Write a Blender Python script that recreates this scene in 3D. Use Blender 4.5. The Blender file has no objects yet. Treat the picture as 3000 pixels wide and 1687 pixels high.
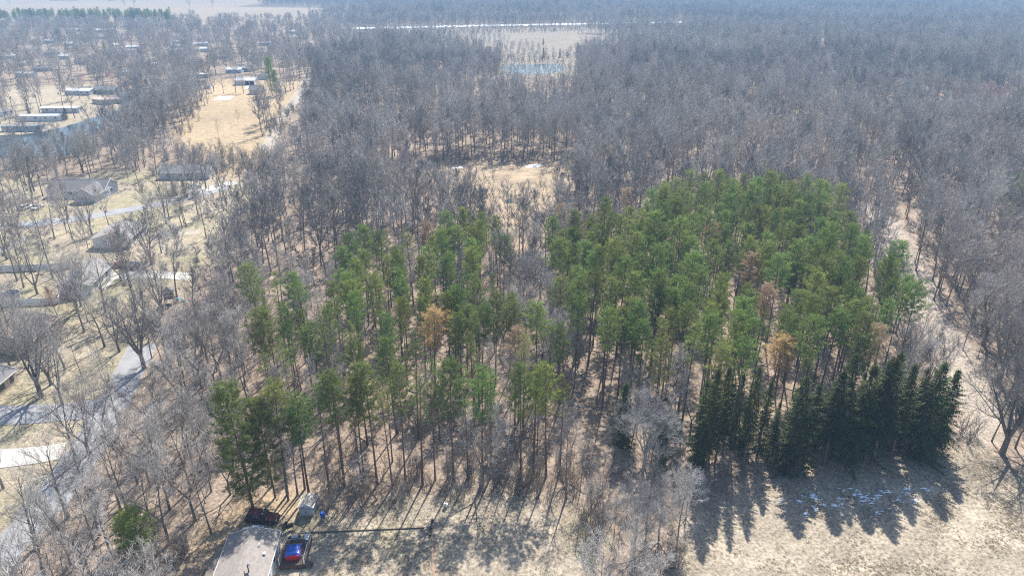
import bpy, math, random
import numpy as np
from mathutils import Vector, Matrix

# ------------------------------------------------------------------ camera, light, exposure
SC = bpy.context.scene
ROOT = SC.collection
CAM_H, PITCH = 74.0, math.radians(25.0)
CP, SP = math.cos(PITCH), math.sin(PITCH)
cam = bpy.data.objects.new("camera", bpy.data.cameras.new("camera"))
ROOT.objects.link(cam)
cam.location = (0, 0, CAM_H)
cam.rotation_euler = (math.radians(90) - PITCH, 0, 0)
cam.data.sensor_width = 36.0
cam.data.lens = 24.0
cam.data.clip_end = 30000
cam.data.clip_start = 0.5
SC.camera = cam

SUN_AZ, SUN_EL = math.radians(15), math.radians(49)      # azimuth clockwise from +Y (straight ahead)
w = bpy.data.worlds.new("World"); SC.world = w; w.use_nodes = True
nt = w.node_tree
bg = nt.nodes["Background"]
sky = nt.nodes.new("ShaderNodeTexSky"); sky.sky_type = 'NISHITA'; sky.sun_disc = False
sky.sun_elevation = SUN_EL; sky.sun_rotation = SUN_AZ
nt.links.new(sky.outputs[0], bg.inputs[0]); bg.inputs[1].default_value = 0.115
sl = bpy.data.lights.new("sun", 'SUN'); sl.energy = 5.0; sl.angle = math.radians(0.53); sl.color = (1.0, 0.95, 0.87)
so = bpy.data.objects.new("sun", sl); ROOT.objects.link(so)
sdir = Vector((math.sin(SUN_AZ) * math.cos(SUN_EL), math.cos(SUN_AZ) * math.cos(SUN_EL), math.sin(SUN_EL)))
so.rotation_euler = sdir.to_track_quat('Z', 'Y').to_euler()
so.location = (200, 300, 400)
SC.view_settings.view_transform = 'Standard'; SC.view_settings.look = 'None'
SC.view_settings.exposure = 0.84; SC.view_settings.gamma = 1.0
SC.view_settings.use_curve_mapping = False
SC.render.engine = 'CYCLES'
cy = SC.cycles
cy.max_bounces = 5; cy.diffuse_bounces = 2; cy.glossy_bounces = 2; cy.transmission_bounces = 3
cy.transparent_max_bounces = 6; cy.volume_bounces = 0
cy.use_denoising = False
cy.pixel_filter_type = 'BLACKMAN_HARRIS'; cy.filter_width = 1.15
cy.use_adaptive_sampling = False
cy.sample_clamp_indirect = 4.0
cy.caustics_reflective = False; cy.caustics_refractive = False

rnd = random.Random(7)

# ------------------------------------------------------------------ measuring: a ray of the survey photo meets the ground
def G(px, py, z=0.0):
    u, v = (px - 1500) / 2000.0, (843.5 - py) / 2000.0
    d = (u, CP + v * SP, -SP + v * CP)
    t = (z - CAM_H) / d[2]
    return (d[0] * t, d[1] * t)
def P(x, y, z=0.0):
    x, y = np.asarray(x, float), np.asarray(y, float)
    zz = z - CAM_H
    dep = y * CP - zz * SP
    up = y * SP + zz * CP
    dep = np.where(dep < 1, 1, dep)
    return 1500 + 2000 * x / dep, 843.5 - 2000 * up / dep
def GP(pts, z=0.0):
    return [G(a, b, z) for a, b in pts]

# ------------------------------------------------------------------ numpy helpers
def vnoise(x, y, s, seed=0):
    x = np.asarray(x) / s + 1000.5; y = np.asarray(y) / s + 1000.5
    xi, yi = np.floor(x).astype(np.int64), np.floor(y).astype(np.int64)
    fx, fy = x - xi, y - yi
    fx, fy = fx * fx * (3 - 2 * fx), fy * fy * (3 - 2 * fy)
    def h(a, b):
        n = (a * 374761393 + b * 668265263 + seed * 144665) & 0xffffffff
        n = ((n ^ (n >> 13)) * 1274126177) & 0xffffffff
        return ((n ^ (n >> 16)) & 0xffff) / 65535.0
    return (h(xi, yi) * (1 - fx) + h(xi + 1, yi) * fx) * (1 - fy) + (h(xi, yi + 1) * (1 - fx) + h(xi + 1, yi + 1) * fx) * fy
def fbm(x, y, s, seed=0, o=3):
    t = 0; a = 1; n = 0
    for i in range(o):
        t = t + a * vnoise(x, y, s / 2 ** i, seed + i); n += a; a *= .5
    return t / n
def pip(x, y, poly):
    ins = np.zeros(np.shape(x), bool)
    n = len(poly)
    for i in range(n):
        (x0, y0), (x1, y1) = poly[i], poly[(i + 1) % n]
        if y0 == y1: continue
        c = (y0 > y) != (y1 > y)
        ins ^= c & (x < (x1 - x0) * (y - y0) / (y1 - y0) + x0)
    return ins

# ------------------------------------------------------------------ materials
def mat(name, col, rough=0.8, var=0.0, scale=3.0, col2=None, bump=0.0, objvar=0.0, hue=0.0, trans=0.0, metal=0.0, spec=0.25, detail=6.0):
    m = bpy.data.materials.new(name); m.use_nodes = True
    t = m.node_tree; N = t.nodes; L = t.links
    b = N["Principled BSDF"]
    b.inputs["Roughness"].default_value = rough; b.inputs["Metallic"].default_value = metal
    b.inputs["Specular IOR Level"].default_value = spec
    c = None
    tc = N.new("ShaderNodeTexCoord")
    nz = N.new("ShaderNodeTexNoise"); nz.inputs["Scale"].default_value = scale; nz.inputs["Detail"].default_value = detail
    L.new(tc.outputs["Object"], nz.inputs["Vector"])
    rp = N.new("ShaderNodeValToRGB")
    c2 = col2 or tuple(max(0, x * (1 - var)) for x in col)
    c1 = col if col2 else tuple(min(1, x * (1 + var)) for x in col)
    rp.color_ramp.elements[0].position = .3; rp.color_ramp.elements[1].position = .7
    rp.color_ramp.elements[0].color = (*c2, 1); rp.color_ramp.elements[1].color = (*c1, 1)
    L.new(nz.outputs["Fac"], rp.inputs[0])
    c = rp.outputs[0]
    if objvar or hue:
        oi = N.new("ShaderNodeObjectInfo")
        hs = N.new("ShaderNodeHueSaturation")
        mr = N.new("ShaderNodeMapRange"); mr.inputs[3].default_value = 1 - objvar; mr.inputs[4].default_value = 1 + objvar
        L.new(oi.outputs["Random"], mr.inputs[0]); L.new(mr.outputs[0], hs.inputs["Value"])
        mm = N.new("ShaderNodeMath"); mm.operation = 'MULTIPLY'; mm.inputs[1].default_value = 7.31
        fr = N.new("ShaderNodeMath"); fr.operation = 'FRACT'
        m2 = N.new("ShaderNodeMapRange"); m2.inputs[3].default_value = .5 - hue; m2.inputs[4].default_value = .5 + hue
        L.new(oi.outputs["Random"], mm.inputs[0]); L.new(mm.outputs[0], fr.inputs[0]); L.new(fr.outputs[0], m2.inputs[0]); L.new(m2.outputs[0], hs.inputs["Hue"])
        L.new(c, hs.inputs["Color"]); c = hs.outputs[0]
    L.new(c, b.inputs["Base Color"])
    if bump:
        bp = N.new("ShaderNodeBump"); bp.inputs["Strength"].default_value = bump; bp.inputs["Distance"].default_value = .1
        L.new(nz.outputs["Fac"], bp.inputs["Height"]); L.new(bp.outputs[0], b.inputs["Normal"])
    if trans:
        tr = N.new("ShaderNodeBsdfTranslucent"); L.new(c, tr.inputs[0])
        mx = N.new("ShaderNodeMixShader"); mx.inputs[0].default_value = trans
        L.new(b.outputs[0], mx.inputs[1]); L.new(tr.outputs[0], mx.inputs[2])
        L.new(mx.outputs[0], N["Material Output"].inputs[0])
    return m

M = {}
M['bark'] = mat("bark_grey", (.19, .17, .15), .9, .35, 2.0, objvar=.25)
M['twig'] = mat("twig_grey", (.435, .405, .375), .85, .2, .6, objvar=.22, hue=.01)
M['twig_warm'] = mat("twig_warm", (.45, .40, .355), .85, .2, .6, objvar=.2, hue=.012)
M['twig_red'] = mat("twig_red", (.44, .255, .23), .85, .2, .6, objvar=.15, hue=.01)
M['twig_pale'] = mat("twig_pale", (.41, .395, .38), .85, .2, .6, objvar=.15)
M['twig_dark'] = mat("twig_dark", (.27, .25, .235), .85, .2, .6, objvar=.2, hue=.01)
M['twig_rust'] = mat("twig_rust", (.43, .335, .31), .85, .2, .6, objvar=.2, hue=.01)
M['twig_brown'] = mat("twig_brown", (.24, .185, .14), .85, .2, .6, objvar=.2, hue=.01)
M['bark_pale'] = mat("bark_pale", (.33, .31, .285), .9, .25, 1.5, objvar=.15)
M['pine_bark'] = mat("pine_bark", (.15, .105, .08), .9, .35, 2.0, objvar=.2)
M['pine'] = mat("pine_needles", (.19, .245, .065), .6, .32, .5, objvar=.34, hue=.03, trans=.5)
M['pine_yellow'] = mat("pine_needles_yellow", (.20, .20, .06), .6, .3, .5, objvar=.15, hue=.02, trans=.35)
M['pine_brown'] = mat("pine_needles_brown", (.46, .335, .225), .7, .25, .6, objvar=.2, hue=.015, trans=.3)
M['pine_gold'] = mat("pine_needles_gold", (.60, .43, .20), .7, .2, .6, trans=.35)
M['spruce'] = mat("spruce_needles", (.078, .102, .024), .6, .4, .7, objvar=.3, hue=.02, trans=.45)
M['cedar'] = mat("cedar_needles", (.25, .33, .07), .6, .35, .7, objvar=.1, trans=.5)
M['white_paint'] = mat("white_paint", (.70, .70, .68), .6, .05, 1.5)
M['vinyl_white'] = mat("white_vinyl", (.80, .80, .80), .45, .03, 1.0)
M['siding_grey'] = mat("pale_grey_siding", (.55, .56, .57), .6, .06, 1.0)
M['siding_blue'] = mat("blue_grey_and_shade_siding", (.42, .47, .52), .6, .06, 1.0)  # on some pale walls this blue stands in for their shade
M['siding_beige'] = mat("beige_siding", (.52, .45, .36), .6, .08, 1.0)
M['tan_brick'] = mat("tan_brick", (.42, .31, .20), .85, .15, 3.0)
M['shingle_grey'] = mat("grey_shingle", (.30, .285, .275), .9, .12, 6.0, bump=.3)
M['shingle_dark'] = mat("dark_shingle", (.19, .185, .19), .9, .15, 6.0, bump=.3)
M['shingle_brown'] = mat("brown_shingle", (.25, .19, .155), .9, .15, 6.0, bump=.3)
M['shingle_trailer'] = mat("worn_shingle", (.285, .255, .235), .92, .16, 2.2, bump=.3)
M['metal_white'] = mat("white_metal_roof", (.62, .63, .64), .4, .06, .6)
M['metal_rust'] = mat("rusty_metal_roof", (.42, .24, .15), .7, col2=(.62, .58, .52), scale=.25)
M['glass'] = mat("window_glass", (.03, .035, .045), .08, .1, 1.0, spec=.6)
M['dark'] = mat("black_plastic", (.02, .02, .022), .55, .2, 3.0)
M['rubber'] = mat("tyre_rubber", (.025, .025, .025), .85, .2, 5.0)
M['chrome'] = mat("bright_metal", (.62, .63, .65), .25, .1, 3.0, metal=.9)
M['galv'] = mat("galvanised_metal", (.50, .51, .52), .45, .15, 4.0, metal=.6)
M['rust_steel'] = mat("weathered_steel", (.20, .15, .12), .7, .3, 4.0)
M['maroon'] = mat("maroon_paint", (.065, .008, .014), .22, .1, 1.0, spec=.6)
M['navy'] = mat("dark_blue_paint", (.02, .026, .045), .22, .1, 1.0, spec=.6)
M['car_red'] = mat("red_paint", (.40, .05, .09), .3, .1, 1.0, spec=.6)
M['car_white'] = mat("white_car_paint", (.75, .76, .77), .25, .03, 1.0, spec=.6)
M['car_grey'] = mat("silver_car_paint", (.38, .39, .41), .28, .05, 1.0, spec=.6)
M['lamp'] = mat("lamp_lens", (.75, .75, .72), .15, .05, 2.0, spec=.6)
M['lamp_red'] = mat("red_lens", (.35, .02, .02), .2, .05, 2.0)
M['tarp_blue'] = mat("blue_tarp", (.015, .10, .48), .28, .25, 2.0, bump=.5, spec=.6)
M['tub_red'] = mat("red_plastic", (.42, .02, .035), .45, .12, 2.0)
M['barrel_blue'] = mat("blue_plastic", (.02, .09, .42), .4, .1, 2.0)
M['wood_grey'] = mat("weathered_wood", (.22, .19, .16), .9, .25, 4.0)
M['wood_brown'] = mat("brown_boards", (.10, .07, .055), .85, .25, 3.0)
M['log'] = mat("dark_pole_wood", (.11, .09, .075), .9, .3, 4.0)
M['concrete'] = mat("concrete", (.50, .475, .43), .9, .12, .5, bump=.1)
M['asphalt'] = mat("old_asphalt", (.30, .30, .305), .92, .16, .35, bump=.15)
M['gravel'] = mat("gravel_drive", (.38, .33, .265), .95, .18, .4, bump=.25)
M['water'] = mat("pond_water", (.045, .055, .055), .12, .4, .05, spec=.35)
M['snow'] = mat("old_snow", (.82, .85, .90), .7, .06, 1.5)
M['hedge'] = mat("hedge_leaves", (.075, .10, .03), .7, .4, 2.0, trans=.25)
M['trench_soil'] = mat("trench_soil", (.33, .22, .16), .95, .2, 3.0)
M['teal'] = mat("teal_plastic", (.03, .22, .33), .4, .1, 2.0)

# ------------------------------------------------------------------ mesh building
class MB:
    def __init__(s): s.v = []; s.f = []; s.m = []; s.mats = []
    def _mi(s, m):
        if m not in s.mats: s.mats.append(m)
        return s.mats.index(m)
    def add(s, vs, fs, m=None):
        o = len(s.v); s.v.extend(vs); mi = s._mi(m)
        for f in fs: s.f.append(tuple(i + o for i in f)); s.m.append(mi)
    def box(s, c, d, m=None, rz=0.0, taper=1.0):
        x, y, z = d[0] / 2, d[1] / 2, d[2] / 2
        vs = []
        ca, sa = math.cos(rz), math.sin(rz)
        for k, (sx, sy, sz) in enumerate([(-1,-1,-1),(1,-1,-1),(1,1,-1),(-1,1,-1),(-1,-1,1),(1,-1,1),(1,1,1),(-1,1,1)]):
            t = taper if sz > 0 else 1
            a, b = sx * x * t, sy * y * t
            vs.append((c[0] + a * ca - b * sa, c[1] + a * sa + b * ca, c[2] + sz * z))
        s.add(vs, [(0,3,2,1),(4,5,6,7),(0,1,5,4),(1,2,6,5),(2,3,7,6),(3,0,4,7)], m)
    def tube(s, pts, rad, n=6, m=None, cap=True):
        vs, fs = [], []
        N = len(pts); rings = []
        for i in range(N):
            a = pts[max(0, i - 1)]; b = pts[min(N - 1, i + 1)]
            d = (b[0]-a[0], b[1]-a[1], b[2]-a[2]); l = math.sqrt(d[0]**2+d[1]**2+d[2]**2) or 1
            d = (d[0]/l, d[1]/l, d[2]/l)
            r = (0,0,1) if abs(d[2]) < .8 else (1,0,0)
            e = (d[1]*r[2]-d[2]*r[1], d[2]*r[0]-d[0]*r[2], d[0]*r[1]-d[1]*r[0])
            l = math.sqrt(e[0]**2+e[1]**2+e[2]**2) or 1; e = (e[0]/l, e[1]/l, e[2]/l)
            g = (d[1]*e[2]-d[2]*e[1], d[2]*e[0]-d[0]*e[2], d[0]*e[1]-d[1]*e[0])
            p = pts[i]
            if rad[i] <= 0:
                rings.append([len(vs)]); vs.append(tuple(p)); continue
            ring = []
            for k in range(n):
                t = 2*math.pi*k/n; c, q = math.cos(t)*rad[i], math.sin(t)*rad[i]
                ring.append(len(vs)); vs.append((p[0]+e[0]*c+g[0]*q, p[1]+e[1]*c+g[1]*q, p[2]+e[2]*c+g[2]*q))
            rings.append(ring)
        for i in range(N - 1):
            A, B = rings[i], rings[i+1]
            for k in range(n):
                k2 = (k + 1) % n
                if len(B) == 1 and len(A) > 1: fs.append((A[k], A[k2], B[0]))
                elif len(A) == 1 and len(B) > 1: fs.append((A[0], B[k2], B[k]))
                elif len(A) > 1: fs.append((A[k], A[k2], B[k2], B[k]))
        if cap:
            if len(rings[0]) > 2: fs.append(tuple(reversed(rings[0])))
            if len(rings[-1]) > 2: fs.append(tuple(rings[-1]))
        s.add(vs, fs, m)
    def needle(s, p, q, w, m=None):
        # a thin three-sided spike from p to q
        d = (q[0]-p[0], q[1]-p[1], q[2]-p[2])
        r = (0,0,1) if abs(d[2]) < .8*(abs(d[0])+abs(d[1])+1e-6) else (1,0,0)
        e = (d[1]*r[2]-d[2]*r[1], d[2]*r[0]-d[0]*r[2], d[0]*r[1]-d[1]*r[0])
        l = math.sqrt(e[0]**2+e[1]**2+e[2]**2) or 1; e = (e[0]/l*w, e[1]/l*w, e[2]/l*w)
        ld = math.sqrt(d[0]**2+d[1]**2+d[2]**2) or 1
        g = ((d[1]*e[2]-d[2]*e[1])/ld, (d[2]*e[0]-d[0]*e[2])/ld, (d[0]*e[1]-d[1]*e[0])/ld)
        vs = [(p[0]+e[0], p[1]+e[1], p[2]+e[2]),
              (p[0]-.5*e[0]+.87*g[0], p[1]-.5*e[1]+.87*g[1], p[2]-.5*e[2]+.87*g[2]),
              (p[0]-.5*e[0]-.87*g[0], p[1]-.5*e[1]-.87*g[1], p[2]-.5*e[2]-.87*g[2]), tuple(q)]
        s.add(vs, [(0,1,3),(1,2,3),(2,0,3)], m)
    def tri(s, a, b, c, m=None): s.add([a, b, c], [(0,1,2)], m)
    def extrude(s, poly, y0, y1, m=None):
        # poly in (x,z), extruded along y
        n = len(poly)
        vs = [(x, y0, z) for x, z in poly] + [(x, y1, z) for x, z in poly]
        fs = [tuple(range(n)), tuple(range(2*n-1, n-1, -1))]
        for i in range(n):
            j = (i+1) % n; fs.append((i, i+n, j+n, j))
        s.add(vs, fs, m)
    def mesh(s, name, smooth=False):
        me = bpy.data.meshes.new(name)
        me.from_pydata(s.v, [], s.f)
        for m in s.mats:
            me.materials.append(M[m] if isinstance(m, str) else m)
        if len(s.mats) > 1: me.polygons.foreach_set("material_index", s.m)
        if smooth: me.polygons.foreach_set("use_smooth", [True]*len(s.f))
        me.update(); return me

def link(name, me, parent=None, **kw):
    o = bpy.data.objects.new(name, me); ROOT.objects.link(o)
    if parent is not None: o.parent = parent
    for k, v in kw.items(): o[k] = v
    return o
def thing(name, label, cat, loc=(0,0,0), rz=0.0, group=None, me=None):
    o = bpy.data.objects.new(name, me); ROOT.objects.link(o)
    o.location = loc; o.rotation_euler = (0, 0, rz)
    o['label'] = label; o['category'] = cat
    if group: o['group'] = group
    return o
def structure(o): o['kind'] = 'structure'; return o
def part(name, mb, parent, smooth=False): return link(name, mb.mesh(name, smooth), parent)

#@@GROUND
PINE_CANOPY = [[(1545,690),(1560,655),(1640,660),(1760,640),(1850,600),(1910,565),(2080,545),(2330,540),(2440,565),(2470,650),(2600,750),(2660,820),(2715,850),(2680,900),(2640,1010),(2560,1030),(2300,1090),(2050,1050),(1960,1040),(1830,1020),(1760,960),(1680,960),(1640,860),(1620,740)],
               [(1040,690),(1110,640),(1180,705),(1240,690),(1330,640),(1480,640),(1490,700),(1420,730),(1400,770),(1500,830),(1560,900),(1650,940),(1670,1050),(1660,1165),(1500,1172),(1400,1165),(1270,1215),(1130,1230),(1080,1290),(960,1330),(880,1250),(860,1130),(740,1010),(700,850),(800,800),(860,790),(900,880),(1000,830),(1010,760)]]
# ------------------------------------------------------------------ the ground
def arr_poly(pts): return np.array(GP(pts))
R = {}
R['meadow'] = GP([(1990,1540),(2090,1452),(2300,1415),(2560,1372),(2790,1318),(2850,1262),(2900,1330),(3020,1400),(3700,1500),(3900,2200),(1700,2300),(1900,1750)])
R['lawn'] = GP([(800,1530),(930,1500),(1100,1462),(1500,1440),(1720,1500),(1760,1580),(1800,2300),(300,2300),(620,1640)])
R['estate'] = GP([(-900,540),(130,520),(330,505),(560,490),(770,545),(660,690),(560,830),(500,910),(430,1010),(340,1160),(160,1400),(0,1585),(-900,2000)])
R['clearing'] = GP([(500,395),(540,320),(560,285),(640,235),(700,225),(900,232),(890,262),(850,310),(812,375),(790,420),(700,520),(620,520),(560,440)])
R['bank'] = GP([(-900,240),(300,250),(380,295),(350,322),(200,372),(60,405),(-900,430)])
R['farm'] = [(-9000,1060),(-600,1060),(-400,1085),(-330,1085),(-290,1250),(-300,1500),(-420,1560),(-600,1600),(-620,3200),(-9000,3200)]
R['marsh'] = GP([(1215,510),(1310,492),(1400,480),(1670,478),(1690,518),(1620,615),(1560,720),(1455,720),(1390,660),(1290,575)])
R['glade'] = GP([(1290,128),(1480,104),(1660,94),(1790,105),(1800,135),(1700,190),(1690,230),(1450,230),(1400,180)])
R['pond_gap'] = GP([(1440,225),(1690,225),(1680,320),(1470,320)])
R['roadside'] = GP([(1040,92),(2000,76),(2000,100),(1700,96),(1400,125),(1040,125)])
R['trail'] = GP([(2800,1310),(2900,1290),(2950,1200),(2840,1010),(2770,900),(2690,745),(2625,650),(2560,590),(2500,590),(2520,650),(2545,740),(2625,880),(2690,960),(2735,1050),(2800,1200)])
R['bareyard'] = GP([(600,1640),(760,1540),(930,1500),(900,1420),(700,1440),(560,1560),(480,1700)])
R['stand_a'] = GP(PINE_CANOPY[0], 12); R['stand_b'] = GP(PINE_CANOPY[1], 12)
POND1 = GP([(-300,398),(60,396),(110,388),(190,372),(345,322),(352,333),(300,372),(255,425),(180,462),(-300,475)])
POND2 = GP([(1470,194),(1500,189),(1560,190),(1600,188),(1640,191),(1662,195),(1650,208),(1610,214),(1560,219),(1500,220),(1480,210)])

def soft(x, y, poly, r, k=10):
    rg = np.random.RandomState(5)
    t = np.zeros(x.shape)
    for i in range(k):
        a = rg.rand() * 6.283; q = r * math.sqrt(rg.rand())
        t += pip(x + q * math.cos(a), y + q * math.sin(a), poly)
    return t / k

def build_ground():
    ys = [20.0]
    while ys[-1] < 4200: ys.append(ys[-1] + max(1.3, .0105 * (ys[-1] - 60)))
    xs = [0.0]
    while xs[-1] < 4200: xs.append(xs[-1] + max(1.5, .012 * (xs[-1] - 60)))
    xs = np.array([-a for a in xs[:0:-1]] + xs); ys = np.array(ys)
    X, Y = np.meshgrid(xs, ys); nx, ny = len(xs), len(ys)
    X = X.ravel(); Y = Y.ravel()
    wob = np.clip(Y * .02, 1.2, 12)
    xx = X + (fbm(X, Y, 9, 3) - .5) * 2 * wob; yy = Y + (fbm(X, Y, 9, 9) - .5) * 2 * wob
    litter = np.array([.335, .262, .202]); dark = np.array([.15, .115, .088]); straw = np.array([.375, .318, .243])
    green = np.array([.27, .27, .125]); dry = np.array([.395, .335, .245]); sand = np.array([.42, .36, .30]); wheat = np.array([.45, .345, .215])
    n1 = fbm(X, Y, 14, 21); n2 = fbm(X, Y, 45, 31); n3 = fbm(X, Y, 4.5, 41, 2)
    col = litter[None] * (0.80 + .4 * n1[:, None])
    k = np.clip((n3 - .52) * 3, 0, 1)[:, None] * .55
    col = col * (1 - k) + dark[None] * k
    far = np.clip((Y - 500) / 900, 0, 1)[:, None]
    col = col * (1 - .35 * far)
    def lay(name, c, r, amt=1.0):
        nonlocal col
        m = soft(xx, yy, R[name], r)[:, None] * amt
        col = col * (1 - m) + c * m
    gr = np.clip((n1 - .42) * 3.2, 0, 1)[:, None]
    estate = dry[None] * (1 - gr * .4) + green[None] * gr * .4
    lay('estate', estate * (.85 + .3 * n2[:, None]), 4)
    lay('bank', dry[None] * (.8 + .4 * n1[:, None]), 5)
    lay('clearing', wheat[None] * (.75 + .5 * n2[:, None]), 4)
    lay('farm', np.array([.36, .285, .20])[None] * (.9 + .2 * fbm(X, Y, 160, 77)[:, None]), 6)
    lay('glade', np.array([.295, .25, .195])[None] * (.8 + .4 * n1[:, None]), 9)
    lay('stand_a', np.array([.33, .25, .19])[None] * (.6 + .75 * n3[:, None]), 5, .8)
    lay('stand_b', np.array([.33, .25, .19])[None] * (.6 + .75 * n3[:, None]), 5, .8)
    lay('marsh', np.array([.42, .325, .22])[None] * (.55 + .75 * n3[:, None]), 5)
    lay('roadside', np.array([.30, .26, .205])[None], 9)
    lay('trail', sand[None] * (.9 + .2 * n3[:, None]), 3)
    g2 = np.clip((fbm(X, Y, 7, 61) - .40) * 3.5, 0, 1)[:, None]
    lawn = straw[None] * (1 - .75 * g2) + green[None] * .75 * g2
    px, py = P(X, Y)
    edge = np.clip((1640 - py) / 110, 0, 1)[:, None]                # greener strip under the trees' edge
    lawn = straw[None] * (1 - edge * .7) + lawn * edge * .7
    lay('lawn', lawn * (.86 + .28 * n3[:, None]), 2.5)
    lay('bareyard', np.array([.40, .30, .19])[None] * (.75 + .5 * n3[:, None]), 2.5, .8)
    lay('meadow', straw[None] * (.84 + .32 * n3[:, None]) * (.9 + .2 * n1[:, None]), 2.0)
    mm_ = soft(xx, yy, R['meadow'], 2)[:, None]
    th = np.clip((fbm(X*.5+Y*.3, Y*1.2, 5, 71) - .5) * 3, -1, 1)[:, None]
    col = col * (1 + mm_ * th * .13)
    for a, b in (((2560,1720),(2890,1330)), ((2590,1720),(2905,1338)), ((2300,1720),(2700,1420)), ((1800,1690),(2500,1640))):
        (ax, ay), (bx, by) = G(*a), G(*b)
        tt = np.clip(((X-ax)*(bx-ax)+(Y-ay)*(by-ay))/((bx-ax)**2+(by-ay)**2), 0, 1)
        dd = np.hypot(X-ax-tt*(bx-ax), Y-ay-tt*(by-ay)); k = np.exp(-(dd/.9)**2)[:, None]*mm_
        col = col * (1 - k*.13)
    col = np.clip(col, .01, .9)
    z = (fbm(X, Y, 6, 51) - .5) * .10
    z = np.where(Y > 300, 0, z)
    me_all = {}
    # faces by region
    I = np.arange((nx) * (ny)).reshape(ny, nx)
    q = np.stack([I[:-1, :-1], I[:-1, 1:], I[1:, 1:], I[1:, :-1]], -1).reshape(-1, 4)
    cx = xx[q].mean(1); cyy = yy[q].mean(1)
    reg = np.zeros(len(q), int)
    for i, nm in enumerate(['estate', 'clearing', 'farm', 'marsh', 'lawn', 'meadow', 'trail']):
        reg[pip(cx, cyy, R[nm])] = i + 1
    names = ['forest_floor', 'grass_yard', 'hay_field', 'farm_field', 'marsh', 'lawn', 'meadow', 'trail']
    gm = ground_material()
    for r, nm in enumerate(names):
        f = q[reg == r]
        if not len(f): continue
        used, inv = np.unique(f, return_inverse=True); inv = inv.reshape(-1, 4)
        me = bpy.data.meshes.new(nm)
        me.vertices.add(len(used)); me.vertices.foreach_set("co", np.stack([X[used], Y[used], z[used]], 1).astype(np.float32).ravel())
        me.loops.add(len(f) * 4); me.loops.foreach_set("vertex_index", inv.astype(np.int32).ravel())
        me.polygons.add(len(f)); me.polygons.foreach_set("loop_start", (np.arange(len(f)) * 4).astype(np.int32))
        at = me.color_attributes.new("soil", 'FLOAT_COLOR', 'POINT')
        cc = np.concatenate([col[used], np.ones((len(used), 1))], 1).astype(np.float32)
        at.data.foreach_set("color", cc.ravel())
        me.update(calc_edges=True); me.polygons.foreach_set("use_smooth", [True] * len(f))
        me.materials.append(gm)
        structure(link(nm, me))
    # outer ring to the horizon
    mb = MB(); B, S = 15000, 4190
    mb.add([(-B, -B, -.4), (B, -B, -.4), (B, B, -.4), (-B, B, -.4)], [(0, 1, 2, 3)], 'far_ground')
    structure(link('ground', mb.mesh('ground')))

def ground_material():
    m = bpy.data.materials.new("soil_and_grass"); m.use_nodes = True
    t = m.node_tree; N = t.nodes; L = t.links; b = N["Principled BSDF"]
    b.inputs["Roughness"].default_value = .95; b.inputs["Specular IOR Level"].default_value = .1
    a = N.new("ShaderNodeAttribute"); a.attribute_name = "soil"
    tc = N.new("ShaderNodeTexCoord")
    n1 = N.new("ShaderNodeTexNoise"); n1.inputs["Scale"].default_value = 1.9; n1.inputs["Detail"].default_value = 5; n1.inputs["Roughness"].default_value = .7
    n2 = N.new("ShaderNodeTexNoise"); n2.inputs["Scale"].default_value = .35; n2.inputs["Detail"].default_value = 5; n2.inputs["Roughness"].default_value = .65
    for n in (n1, n2): L.new(tc.outputs["Object"], n.inputs["Vector"])
    r1 = N.new("ShaderNodeMapRange"); r1.inputs[1].default_value = .36; r1.inputs[2].default_value = .60; r1.inputs[3].default_value = .52; r1.inputs[4].default_value = 1.18
    r2 = N.new("ShaderNodeMapRange"); r2.inputs[1].default_value = .35; r2.inputs[2].default_value = .62; r2.inputs[3].default_value = .78; r2.inputs[4].default_value = 1.14
    L.new(n1.outputs["Fac"], r1.inputs[0]); L.new(n2.outputs["Fac"], r2.inputs[0])
    mu = N.new("ShaderNodeMath"); mu.operation = 'MULTIPLY'; L.new(r1.outputs[0], mu.inputs[0]); L.new(r2.outputs[0], mu.inputs[1])
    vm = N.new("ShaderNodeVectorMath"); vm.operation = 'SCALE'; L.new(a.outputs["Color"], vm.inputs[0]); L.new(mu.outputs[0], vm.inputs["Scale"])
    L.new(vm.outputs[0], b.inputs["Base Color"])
    bp = N.new("ShaderNodeBump"); bp.inputs["Strength"].default_value = .55; bp.inputs["Distance"].default_value = .25
    L.new(n1.outputs["Fac"], bp.inputs["Height"]); L.new(bp.outputs[0], b.inputs["Normal"])
    return m
M['far_ground'] = mat("far_ground", (.27, .22, .17), .95, .2, .01)
build_ground()

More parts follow.
